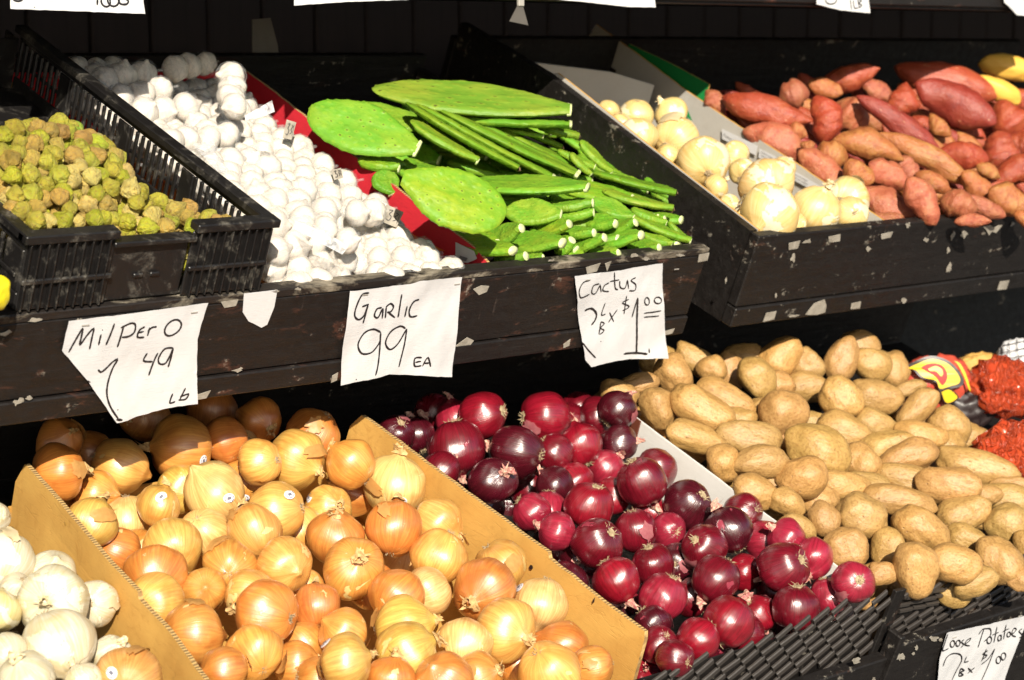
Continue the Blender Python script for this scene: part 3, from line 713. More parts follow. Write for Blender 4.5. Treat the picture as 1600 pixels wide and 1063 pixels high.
sign(T1, [(548, 456), (640, 444), (655, 439), (723, 434), (712, 510), (701, 585), (604, 582), (529, 600), (536, 530)], [
 [(553, 400), (520, 408), (492, 455), (478, 505), (497, 527), (528, 505), (546, 460)], [(516, 466), (552, 455)], [(548, 458), (534, 505), (520, 546)], [(612, 470), (588, 475), (575, 508), (592, 516), (616, 474), (612, 522)],
 [(634, 466), (628, 520)], [(632, 468), (655, 450), (668, 465), (655, 488), (637, 492)], [(642, 492), (674, 517)], [(711, 405), (700, 460), (690, 516)], [(736, 462), (726, 516)], [(795, 430), (768, 440), (748, 480), (752, 514), (786, 510)],
 [(606, 590), (570, 574), (525, 596), (495, 648), (510, 690), (560, 682), (600, 640), (606, 592)], [(606, 590), (600, 670), (585, 740), (568, 790)],
 [(728, 572), (700, 560), (652, 588), (628, 640), (650, 672), (692, 640), (732, 574)], [(734, 572), (718, 650), (686, 752)],
 [(800, 708), (768, 712), (764, 748), (796, 746)], [(768, 731), (796, 726)], [(800, 748), (826, 705), (838, 748)], [(808, 733), (836, 730)], [(476, 811), (479, 814)]],
 Z2, .0026, 'white paper reading Garlic 99 EA on the worn black board', seed=2)
Z3 = (800, 330, 3.126)
sign(T1, [(897, 431), (960, 424), (1036, 412), (1035, 480), (1037, 555), (960, 560), (920, 571), (911, 560), (905, 510)], [
 [(378, 337), (345, 346), (323, 385), (332, 420), (377, 404)], [(426, 355), (396, 363), (388, 398), (408, 402), (430, 360)], [(430, 358), (436, 396)], [(474, 350), (452, 362), (444, 388), (472, 392)],
 [(500, 298), (502, 372), (516, 382)], [(478, 344), (522, 334)], [(524, 340), (526, 370), (548, 374), (562, 335)], [(562, 335), (566, 376)], [(606, 326), (580, 338), (602, 358), (596, 384), (568, 386)],
 {'p': [(356, 488), (388, 476), (412, 500), (406, 530), (386, 556)], 'w': .0036}, [(456, 448), (436, 505), (456, 502)], [(430, 540), (416, 596)], [(430, 538), (446, 546), (426, 566), (442, 578), (418, 597)], [(421, 627), (424, 630)],
 [(476, 494), (492, 537)], [(512, 480), (468, 542)], [(566, 428), (536, 446), (566, 462), (536, 484)], [(556, 410), (542, 500)], {'p': [(580, 514), (596, 460), (609, 420)], 'w': .003}, {'p': [(609, 420), (602, 560), (595, 690)], 'w': .004}, {'p': [(532, 688), (590, 684), (646, 688)], 'w': .004},
 {'p': [(657, 664), (657, 683)], 'w': .003}, ell(655, 438, 11, 18), ell(706, 432, 18, 15), [(640, 497), (718, 480)], [(640, 516), (708, 505)], [(334, 635), (362, 672), (396, 708)]],
 Z3, .0022, 'white paper reading Cactus 2 LB x $1.00 below the cactus pads', seed=3)
# scraps of torn paper and staples left on the front boards
def scraps(tray, parent, polys, b, mat='scrap', name='paper_scrap'):
    for p in polys:
        m_ = MB(); q = px_poly_front(tray, p, b); m_.prism(q, (0, -.0008, 0)); m_.build(name, MAT[mat], parent)
def blotch(x, y, rx, ry, tilt=0, n=13, j=.55):
    rx *= .72; ry *= .72
    return [(x+ru(1-j, 1+j)*(rx*math.cos(g)*math.cos(math.radians(tilt))-ry*math.sin(g)*math.sin(math.radians(tilt))), y+ru(1-j, 1+j)*(rx*math.cos(g)*math.sin(math.radians(tilt))+ry*math.sin(g)*math.cos(math.radians(tilt)))) for g in [2*math.pi*i/n for i in range(n)]]
scraps(T1, tray1, [[(381, 459), (433, 453), (428, 480), (417, 507), (408, 512), (397, 506), (388, 502), (379, 488)]], -.0013, 'paper')
scraps(T1, tray1, [[(345, 472), (372, 468), (368, 478), (350, 481)], [(712, 540), (730, 527), (740, 532), (728, 548), (716, 561), (704, 562)], [(739, 452), (752, 446), (764, 447), (760, 456), (748, 461)], blotch(122, 504, 5, 10, 30), blotch(140, 508, 4, 12, 25), blotch(10, 520, 12, 5, -15), blotch(52, 500, 13, 4, -8), blotch(430, 455, 8, 3, -6), blotch(465, 452, 7, 3),
  [(915, 418), (938, 411), (932, 424), (917, 428)], [(945, 412), (955, 408), (948, 424)], [(1092, 398), (1108, 395), (1105, 407), (1090, 410)], blotch(862, 407, 7, 2, -8), blotch(990, 399, 10, 3, -8), blotch(1010, 404, 7, 3, 0), blotch(1062, 399, 9, 2.5, -6)], -.0013)
scraps(T1, tray1, [[(307, 617), (329, 610), (322, 622), (306, 625)], [(519, 587), (528, 582), (526, 594), (517, 598)], [(1037, 518), (1054, 513), (1050, 521), (1037, 524)], [(880, 538), (891, 530), (889, 540), (880, 544)], blotch(28, 628, 14, 5, -20), blotch(45, 622, 7, 4, -20), blotch(372, 578, 11, 3, -20)], -.0045)
scraps(T1, tray2, [[(1294, 370), (1313, 366), (1312, 377), (1295, 379)], [(1376, 366), (1395, 362), (1391, 371), (1377, 374)], [(1232, 380), (1250, 376), (1246, 388), (1232, 391)], blotch(1262, 377, 9, 4, -15), blotch(1356, 389, 5, 4), blotch(1447, 375, 4, 4), blotch(1505, 366, 8, 7, -30), blotch(1483, 420, 4, 12, 18), blotch(1481, 392, 3, 6, 20), blotch(1488, 368, 3, 9, 30), blotch(1419, 352, 4, 6, 30), [(1536, 354), (1548, 352), (1553, 356), (1560, 352), (1566, 352), (1556, 364), (1549, 362), (1545, 368), (1541, 360)], blotch(1582, 350, 3, 5, 40), blotch(1212, 462, 2, 5, 10), blotch(1239, 404, 4, 9, 10), blotch(1134, 438, 2, 6, 12)], -.0013)
scraps(T1, tray2, [[(1258, 492), (1272, 474), (1288, 468), (1291, 478), (1289, 488), (1276, 492)], blotch(1412, 470, 5, 5), [(1197, 489), (1213, 486), (1209, 499), (1192, 503)], [(1330, 474), (1345, 471), (1343, 482), (1329, 483)], [(1562, 440), (1577, 438), (1572, 452), (1558, 453)], blotch(1240, 494, 9, 3, -8)], -.0045)

# price papers hanging from the top shelf (only their lower edges are in view)
class Vert:
    """vertical front of the top shelf"""
    def front(s, x, y, b=0.):
        q = hit(x, y, np.array([0, YE+b-.008, 0]), np.array([0, 1., 0])); return q[0], q[2]-ZE
    def mat(s): return Matrix.Translation((0, YE-.008, ZE))
TV = Vert()
sign(TV, [(18, -70), (222, -66), (221, 22), (120, 18), (15, 14)], [ell(82, -8, 22, 14, 10, 170), [(160, 35), (163, 38)], [(470, -30), (462, 26)], ell(505, 8, 22, 26), ell(540, 4, 25, 28), [(575, -40), (568, 15), (600, 22), (612, 5), (590, -10)]], (0, 0, 3.126), .0026, 'grey shaded price paper with marker figures at the top left corner', seed=4)
sign(TV, [(456, -80), (634, -84), (634, 0), (540, 3), (457, 9)], [[(395, -60), (420, -20), (440, -62)], [(300, -100), (420, -100)]], (400, 0, 3.126), .0026, 'price paper hanging from the shelf above the garlic box', seed=5)
sign(TV, [(838, -84), (1020, -88), (1018, 12), (975, 11), (905, 3), (838, -3)], [[(300, -100), (420, -100)]], (800, 0, 3.126), .0026, 'price paper hanging from the shelf above the cactus pads', seed=6)
sign(TV, [(1276, -70), (1356, -72), (1353, 21), (1308, 16), (1273, 7)], [ell(372, 0, 32, 26, -20, 200), [(490, -8), (492, 62)], [(505, 0), (510, 50), (528, 48)], [(530, -5), (535, 48)], [(530, -5), (552, 5), (535, 20), (552, 35), (532, 49)]], (1200, 0, 3.907), .0022, 'price paper ending in LB hanging above the sweet potatoes', seed=7)
sign(TV, [(1560, -60), (1640, -62), (1640, 28), (1586, 24), (1566, 4)], [[(1400, -100), (1500, -100)]], (1200, 0, 3.907), .0022, 'folded price paper hanging at the top right corner', seed=8)
# wire clip with a scrap hanging from the shelf edge
cl = empty('hanging_clip', Matrix.Translation(tuple(hit(812, 6, np.array([0, YE-.014, 0]), np.array([0, 1., 0])))), label='small grey paper scrap clipped to the shelf above the cactus', cat='clip')
k_ = .00115
mb = MB(); mb.prism([(-.002, 0, 0), (.006, 0, 0), (.019, 0, -.034), (-.022, 0, -.028)], (0, .001, 0)); mb.build('scrap', flat('dull_paper', (.10, .09, .08)), cl)
mb = MB(); mb.box(-.004, .008, -.003, .003, -.004, .01, bev=.001); mb.build('clip', MAT['metal'], cl)
# dim piece of card leaning behind the garlic
c0 = hit(415, 100, T1.w(0, .80, 0), NP if False else np.array([0, 1., 0]))
m_ = MB(); pl = [(-.026, 0, .075), (.012, 0, .078), (.030, .004, .03), (.036, .006, -.02), (.032, .004, -.11), (-.03, 0, -.11)]; m_.prism(pl, (0, .002, 0))
o = m_.build('card_scrap', flat('grey_card', (.16, .145, .13)), None, Matrix.Translation(tuple(c0))); tag(o, 'rounded grey card leaning in the shade behind the garlic box', 'card')

# ------------------------------------------------------------------ black plastic crate of tomatillos
uL, nT = T1.front(45, 372, .0); uR, nR = T1.front(430, 345, .0)
print('crate', uL, nT, uR, nR)
CH = (nT+nR)/2; CD = .66
crate = empty('plastic_crate', T1.mat() @ Matrix.Translation((0, .002, .003)), label='scuffed black slotted plastic crate heaped with small husked tomatillos', cat='crate')
def cb(name, *a, bev=.0015): mb = MB(); mb.box(*a, bev=bev); return mb.build(name, MAT['crate'], crate)
WT = .004
for (u, s) in ((uR, -1), (uL, 1)):
    a, b = (u-WT, u) if s < 0 else (u, u+WT)
    # rim, lower band, columns, then the slats between
    ra, rb = (u-.013, u+.006) if s < 0 else (u-.006, u+.013)
    cb('side_rim', ra, rb, 0, CD, CH-.011, CH)
    cb('side_band', a, b, .004, CD-.004, 0, .022)
    cb('side_band', a, b, .004, CD-.004, CH-.022, CH-.012)
    bb = .045; cb('corner_panel', a, b, .004, bb-.001, .023, CH-.023)
    while bb < CD-.1:
        for k in range(9):
            y0 = bb+.0148*k
            cb('slat', a, b, y0+.0075, y0+.0138, .023, CH-.023, bev=.001)
        bb += .0148*9; cb('corner_panel', a, b, bb, bb+.030, .023, CH-.023); bb += .0305
    cb('side_rib', a-.003 if s > 0 else b+.0005, a-.0005 if s > 0 else b+.003, .01, CD-.01, .040, .046)
cb('back_panel', uL+WT, uR-WT, CD-.005, CD-.001, 0, CH-.02); cb('crate_floor', uL+WT, uR-WT, .006, CD-.006, .0, .004)
# front wall: solid ends with ribs, dipped middle grip
wdt = uR-uL; g0, g1 = T1.front(183, 378, 0)[0], T1.front(303, 372, 0)[0]; nG = T1.front(240, 375, 0)[1]-.003
cb('front_panel', uL+.0005, g0, .0, WT, 0, CH-.012); cb('front_panel', g1, uR-.0005, .0, WT, 0, CH-.012); cb('grip_panel', g0+.001, g1-.001, .0045, .0085, 0, nG-.006)
cb('front_rim', uL-.006, g0, -.008, .012, CH-.011, CH+.0005); cb('front_rim', g1, uR+.006, -.008, .012, CH-.011, CH+.0005); cb('grip_rim', g0-.004, g1+.004, -.006, .014, nG-.006, nG+.001)
cb('front_rib', uL, g0, -.006, -.001, .036, .043); cb('front_rib', g1, uR, -.006, -.001, .036, .043)
for i in range(30):
    u = uL+.004+(wdt-.008)*i/29
    if g0-.006 < u < g1+.006: continue
    cb('upright_rib', u-.0011, u+.0011, -.0062, -.0008, .001, CH-.012, bev=.0006)
for s in (-1, 1):    # boss on the grip
    u = (g0+g1)/2+s*.012; cb('grip_boss', u-.007, u+.007, .001, .0042, .03, .036)
# slots with light behind them in the front wall are pale bars of film
# ------------------------------------------------------------------ garlic box (red printed cardboard)
def panel(parent, name, pts_bn, u, thick, mat, edge=None, wob=.0015, axis='u', printmat=None):
    """upright cardboard wall: outline (b,n); uneven, slightly bowed"""
    pts = []
    n = len(pts_bn)
    for i in range(n):
        a, b = np.array(pts_bn[i]), np.array(pts_bn[(i+1) % n]); k = max(1, int(np.linalg.norm(b-a)/.02))
        for j in range(k): pts.append(a+(b-a)*j/k)
    off = rnd()*50
    def uu(b, n_): return (u(b) if callable(u) else u)+wob*2*mnoise.noise(Vector((b*7, n_*9, off)))
    outl = [Vector(p+np.array([0, wob*.7*mnoise.noise(Vector((p[0]*60, p[1]*30, off)))])) for p in pts]
    nb = len(outl); xs = [p.x for p in outl]; ys = [p.y for p in outl]; P = list(outl); x = min(xs)+.012
    while x < max(xs):
        y = min(ys)+.012
        while y < max(ys): P.append(Vector((x, y))); y += .025
        x += .025
    v, e_, f, *_ = delaunay_2d_cdt(P, [(i, (i+1) % nb) for i in range(nb)], [list(range(nb))], 1, 1e-7)
    A = [(uu(p.x, p.y), p.x, p.y) for p in v]; B = [(q[0]+thick, q[1], q[2]) for q in A]; k = len(A)
    mb = MB(); mb.add(A+B, [tuple(q) for q in f]+[tuple(k+i for i in q) for q in f])
    # rim
    ec = {}
    for q in f:
        for i in range(len(q)):
            a, b = q[i], q[(i+1) % len(q)]; ec[tuple(sorted((a, b)))] = ec.get(tuple(sorted((a, b))), 0)+1
    mb.add(A+B, [(a, b, k+b, k+a) for (a, b), c in ec.items() if c == 1], 1)
    o = link(name, mb.mesh(name, [MAT[mat], MAT[edge or mat]]), parent); return o, uu
gbox = empty('garlic_box', T1.mat(), label='cardboard box with bright red printed inside holding sleeves of garlic', cat='box')
gu = lambda b: .036+.038*max(0, b-.02)/.66
gp, guu = panel(gbox, 'side_wall', [(.022, -.135), (.022, -.004), (.06, .002), (.25, .004), (.42, .001), (.56, .004), (.735, .004), (.735, -.135)], gu, .005, 'redcard', 'cardedge', .002)
panel(gbox, 'side_wall', [(.022, -.135), (.022, -.01), (.25, .004), (.60, .004), (.735, 0), (.735, -.135)], lambda b: uR+.012, .004, 'card', 'cardedge', .001)
mb = MB(); mb.box(uR+.018, .034, .724, .729, -.135, .0); mb.build('back_wall_panel', MAT['redcard'], gbox)
mb = MB(); mb.box(uR+.018, .034, .03, .72, -.1355, -.1315); mb.build('box_floor', MAT['card'], gbox)
def on_panel(tray, pts, u, du=-.0012): 
    out = []
    for x, y in pts:
        b, n = tray.side(x, y, .04) if not callable(u) else tray.side(x, y, u(.2)); 
        for _ in range(4): b, n = tray.side(x, y, u(b) if callable(u) else u)
        out.append(((u(b) if callable(u) else u)+du, b, n))
    return out
mb = MB(); mb.sheet(on_panel(T1, [(628, 352), (660, 372), (700, 392), (640, 387)], gu, -.0055)); mb.build('orange_stripe', MAT['orangeprint'], gbox)
mb = MB(); mb.sheet(on_panel(T1, [(716, 378), (745, 392), (750, 404), (735, 411), (716, 408)], gu, -.0055)); mb.build('white_label', MAT['paper'], gbox)
mb = MB(); mb.sheet(on_panel(T1, [(724, 399), (736, 403), (733, 408), (722, 405)], gu, -.0065)); mb.build('print_block', MAT['print'], gbox)
# ------------------------------------------------------------------ white onion box, green card
wbox = empty('white_onion_box', T1.mat(), label='white printed cardboard box wall between white onions and sweet potatoes', cat='box')
wu = lambda b: .965+.075*max(0, b)/.86
panel(wbox, 'side_wall', [(.022, -.13), (.022, .006), (.12, .006), (.30, .008), (.56, .012), (.88, .030), (.93, -.13)], wu, .005, 'whitecard', 'card', .002)
panel(wbox, 'side_wall', [(.022, -.13), (.022, .013), (.30, .040), (.55, .066), (.565, .058), (.565, -.13)], lambda b: UL+.0205, .004, 'whitecard', 'card', .0008)
m_ = MB(); a_ = [(UL+.03, .64, -.12), (.99, .64, -.12), (.99, .64, .0), (.86, .64, .028), (UL+.03, .64, .05)]; m_.prism(a_, (0, .004, 0)); m_.build('back_flap', MAT['whitecard'], wbox)
for pl, mt in (([(1180, 270), (1000, 0)], None),):
    pass
for pts, mt in (([(1067, 170), (1078, 173), (1085, 190), (1080, 186), (1070, 178)], 'greenprint'), ([(1131, 201), (1131, 217), (1184, 243), (1187, 228)], 'paper'), ([(1190, 232), (1216, 245), (1212, 262), (1188, 246)], 'paper'), ([(1236, 262), (1290, 294), (1280, 302), (1240, 280)], 'paper'),
                ([(958, 105), (966, 110), (953, 145), (945, 140)], 'blackprint'), ([(925, 75), (936, 95), (935, 118), (925, 110), (929, 92)], 'blackprint'), ([(908, 112), (918, 118), (924, 140), (913, 132)], 'blackprint'), ([(1157, 240), (1168, 245), (1160, 248)], 'greenprint')):
    m_ = MB(); m_.sheet(on_panel(T1, pts, wu, -.0055)); m_.build('printed_mark', MAT[mt], wbox)
# rows of small print "Product of Guatemala"
def text_mesh(name, s, size, mat, parent, M4):
    cu = bpy.data.curves.new(name, 'FONT'); cu.body = s; cu.size = size; cu.align_x = 'LEFT'
    ob = bpy.data.objects.new('tmp', cu); COL.objects.link(ob); dg = bpy.context.evaluated_depsgraph_get(); me = bpy.data.meshes.new_from_object(ob.evaluated_get(dg)); bpy.data.objects.remove(ob)
    me.materials.clear(); me.materials.append(mat); return link(name, me, parent, M4)
def panel_text(parent, tray, x0, y0, x1, y1, s, size, u, mat):
    P = on_panel(tray, [(x0, y0), (x1, y1)], u, -.0068); a, b = Vector(P[0]), Vector(P[1]); ex = (b-a).normalized(); nz = Vector((-1, 0, 0)); ey = nz.cross(ex).normalized(); nz = ex.cross(ey)
    M4 = Matrix.Identity(4)
    for i in range(3): M4[i][0], M4[i][1], M4[i][2], M4[i][3] = ex[i], ey[i], nz[i], a[i]
    return text_mesh('small_print', s, size, mat, parent, M4)
panel_text(wbox, T1, 1134, 212, 1182, 240, 'Product of Guatemala', .0072, wu, MAT['print'])
for k in range(4): panel_text(wbox, T1, 1193-k*.6, 238+k*5, 1214, 250+k*5, 'packed for export', .0042, wu, MAT['print'])
for k in range(3): panel_text(wbox, T1, 1240, 270+k*5, 1280, 292+k*5, 'keep dry and ventilated', .0046, wu, MAT['print'])
gcard = empty('green_card_box', T1.mat(), label='dark green card box side standing behind the white panel by sweet potatoes', cat='card')
gs = lambda x, y: T1.side(x, y, 1.066)
panel(gcard, 'side_wall', [(gs(1101, 158)[0], -.13), gs(1101, 158), gs(1108, 132), gs(1050, 100), gs(990, 72), gs(930, 45), (gs(930, 45)[0], -.13)], lambda b: 1.066, .003, 'greencard', 'card', .001)
# ------------------------------------------------------------------ lower tier
S2 = -.15
low = empty('lower_display_bench', T2.mat(), label='lower black wooden bench carrying the onion boxes and potato baskets', cat='bench')
wood(low, 'bench_floor', -1.3, 1.6, -.03, .78, S2-.016, S2, 'board2')
nA = T2.front(1450, 975, -.075)[1]-.016
wood(low, 'front_board', -1.3, .47, -.085, -.065, -.36, -.095, 'board2'); wood(low, 'front_board', .485, 1.6, -.085, -.065, -.36, nA, 'board2')
wood(low, 'divider_post', .4715, .4835, -.092, -.066, -.36, -.055, 'board2')
wood(low, 'back_board', -1.3, 1.6, .782, .80, S2, .02, 'board2')
for u in (-1.1, 0, .9):
    for b in (.02, .7):
        p = T2.w(u, b, S2-.017); m_ = MB(); m_.box(p[0]-.03, p[0]+.03, p[1]-.03, p[1]+.03, .002, p[2]-.014)
        o = m_.build('post', MAT['board2'], None); o.parent = low; o.matrix_parent_inverse = T2.mat().inverted()
scraps(T2, low, [blotch(1338, 1033, 9, 6, -20), blotch(1458, 997, 9, 5), blotch(1432, 1012, 3, 4), blotch(1427, 1021, 3, 3), blotch(1404, 1025, 8, 10, -30), blotch(1365, 1061, 4, 4), blotch(1470, 1000, 4, 3)], -.0863)
sign2 = [(1482, 991), (1540, 978), (1612, 962), (1588, 1010), (1556, 1090), (1462, 1092), (1470, 1030)]
class T2f:
    def front(s, x, y, b=0.): return T2.front(x, y, -.089+b)
    def mat(s): return T2.mat() @ Matrix.Translation((0, -.087, 0))
Z4 = (1300, 863, 5.317)
sign(T2f(), sign2, [[(975, 690), (950, 760), (928, 826), (978, 808)], ell(1012, 770, 16, 27, 0, 360, 20), ell(1056, 763, 16, 25, 0, 360, 20), [(1108, 735), (1085, 752), (1102, 775), (1078, 796)], [(1112, 772), (1150, 742), (1160, 722), (1130, 740), (1112, 775), (1150, 782)],
 [(1268, 645), (1242, 720), (1214, 792)], [(1228, 690), (1262, 645), (1318, 640), (1318, 690), (1262, 742)], ell(1305, 730, 18, 28, 0, 360, 20), [(1378, 625), (1345, 752)], [(1330, 690), (1390, 670)], ell(1395, 715, 14, 24, 0, 360, 20), [(1412, 690), (1412, 738)],
 [(1458, 610), (1432, 728)], [(1425, 668), (1480, 642)], ell(1476, 690, 14, 20, 0, 360, 20), [(1500, 690), (1540, 650), (1520, 640), (1500, 690), (1530, 705)], [(1585, 640), (1558, 660), (1580, 690), (1552, 712)],
 [(925, 950), (955, 880), (1010, 845), (1070, 855), (1080, 900), (1050, 970), (1000, 1063)], [(1122, 870), (1106, 916), (1136, 905)], {'p': [(1075, 968), (1056, 1032)], 'w': .003}, {'p': [(1075, 968), (1098, 985), (1070, 1000), (1088, 1022), (1056, 1032)], 'w': .003}, {'p': [(1130, 962), (1165, 1000)], 'w': .003}, {'p': [(1186, 958), (1128, 1006)], 'w': .003},
 {'p': [(1290, 815), (1250, 840), (1285, 860), (1245, 888)], 'w': .003}, [(1278, 800), (1240, 905)], [(1240, 935), (1300, 880), (1352, 800)], [(1352, 800), (1290, 950), (1230, 1063)], ell(1374, 890, 17, 28, 0, 360, 20), ell(1418, 862, 17, 28, 0, 360, 20)],
 Z4, .0024, 'white paper reading Loose Potatoes 2 LB x $1.00 on the lower board', seed=9)
# cardboard onion box
obox = empty('onion_box', T2.mat(), label='brown corrugated cardboard box full of yellow onions', cat='box')
ou_ = lambda b: -.002-.040*max(0, b)/.585
opn, _ = panel(obox, 'side_wall', [(-.03, -.148), (-.008, -.09), (.0, -.010), (.004, .0), (.10, .001), (.185, .003), (.19, .010), (.40, .009), (.585, .006), (.60, -.02), (.60, -.148)], ou_, .0065, 'card', 'cardedge', .0022)
ol_ = lambda b: -.628+.03*b/.6
panel(obox, 'side_wall', [(-.03, -.148), (-.005, -.01), (.10, .0), (.28, .002), (.285, .010), (.59, .006), (.605, -.03), (.605, -.148)], ol_, .0065, 'card', 'cardedge', .003)
mb = MB(); mb.box(-.598, -.045, .604, .609, -.148, -.07); mb.build('back_panel', MAT['card'], obox)
mb = MB(); mb.box(-.600, -.006, -.02, .60, -.1485, -.1445); mb.build('box_floor', MAT['card'], obox)
mb = MB(); mb.sheet(on_panel(T2, ell(833, 886, 3, 4, n=10)[:-1], ou_, -.004)); mb.sheet(on_panel(T2, [(929, 938), (933, 932), (932, 940), (929, 943)], ou_, -.004)); mb.build('punch_hole', MAT['blackprint'], obox)
# white divider
wdv = empty('white_divider', T2.mat(), label='white card divider between red onions and loose potatoes', cat='divider')
panel(wdv, 'divider_sheet', [(-.03, -.148), (-.03, .0), (.30, .001), (.50, .002), (.51, -.03), (.51, -.148)], lambda b: .432, .004, 'divider', 'divider', .0012)
mb = MB(); mb.prism([(.4275, .455, .004), (.4275, .515, .004), (.4275, .512, -.035), (.4275, .452, -.035)], (.003, 0, 0)); mb.build('brown_tape', flat('brown_tape', (.12, .035, .02), .4), wdv)
# ------------------------------------------------------------------ woven baskets
def basket(u0, u1, b, n0, n1, label, fn_top=lambda u: 0., rows=True):
    root = empty('woven_basket', T2.mat(), label=label, cat='basket', group='woven black plastic baskets')
    ref = T2.front(1200, 990, b)
    def vec(dx, dy): q = T2.front(1200+dx, 990+dy, b); return np.array([q[0]-ref[0], q[1]-ref[1]])
    return root, vec
def weave(root, b, u0, u1, nlo, ntop, vlong, wid, e1, e2, name='weave_strip', tilt=.35, org=None):
    vl = np.array(vlong); L = np.linalg.norm(vl); mb = MB()
    ax = vl/L; pr = np.array([-ax[1], ax[0]])
    # bent strip: flat middle, ends dipping in
    k = 5; pts = []
    for i in range(k):
        s = (i/(k-1)-.5); d = -.0003*math.cos(s*math.pi)
        for sg, dd in ((-.5, .0009), (-.36, -.0006), (.36, -.0006), (.5, .0009)):
            p = ax*L*s+pr*wid*sg; pts.append((p[0], d+dd, p[1]))
    fs = [(i*4+j, i*4+j+1, (i+1)*4+j+1, (i+1)*4+j) for i in range(k-1) for j in range(3)]
    mb.add(pts, fs); mb.add([(x, y+.0022, z) for x, y, z in pts], fs); nk = 4*k; mb.f += [(i*4, (i+1)*4, nk+(i+1)*4, nk+i*4) for i in range(k-1)]+[(i*4+3, (i+1)*4+3, nk+(i+1)*4+3, nk+i*4+3) for i in range(k-1)]; mb.mi += [0]*(2*(k-1)); me = mb.mesh(name, MAT['weave'], False)
    n = 0; o0 = np.array(org if org is not None else (u0, ntop(u0)))
    for i in range(-60, 90):
        for j in range(-60, 90):
            p = o0+np.array(e1)*i+np.array(e2)*j
            if not (u0 <= p[0] <= u1 and nlo <= p[1] <= ntop(p[0])-abs(vl[1])*.42): continue
            o = link(name, me, root); o.location = (p[0], b+ru(-.0006, .0006), p[1]); o.rotation_euler = (ru(-.05, .05), ru(-.03, .03), ru(-.04, .04)); n += 1
    return n
BK = -.060
rb, vec = basket(0, 0, BK, 0, 0, 'black woven plastic basket front holding the red onions, beside the potato basket')
qa = T2.front(1000, 1063, BK); qb = T2.front(1372, 922, BK); print('rim', qa, qb)
ntop1 = lambda u: qa[1]+(qb[1]-qa[1])*(u-qa[0])/(qb[0]-qa[0])
c1 = weave(rb, BK, -.12, .452, -.105, ntop1, vec(26, -21), .0098, vec(8.2, 11.2), vec(30, -13.5)); print('weave', c1)
wood(rb, 'inner_panel', -.12, .455, BK+.006, BK+.008, -.12, -.022, 'board2', .0005)
wood(rb, 'corner_strip', .456, .470, BK-.005, BK+.002, -.12, .012, 'board2', .001)
pb, vec = basket(0, 0, BK, 0, 0, 'black woven plastic basket front below the loose potatoes, above their price paper')
ntop2 = lambda u: T2.front(1430, 908, BK)[1]+.004*math.sin(u*22)
c2 = weave(pb, BK, .484, 1.15, -.10, lambda u: -.040, vec(26, -16), .0095, vec(6, 12), vec(27, -8)); 
c3 = weave(pb, BK, .484, 1.15, -.040, lambda u: -.012, vec(24, -4.), .0060, vec(24, -5.6), vec(6, 8.5)); 
c4 = weave(pb, BK, .484, 1.15, -.012, lambda u: .016, vec(24, -16), .0090, vec(25, -6), vec(9, 14)); print(c2, c3, c4)
wood(pb, 'inner_panel', .484, 1.15, BK+.006, BK+.008, -.12, -.02, 'board2', .0005)
wood(pb, 'corner_strip', .472, .4835, BK-.004, BK+.003, -.054, .010, 'board2', .001)
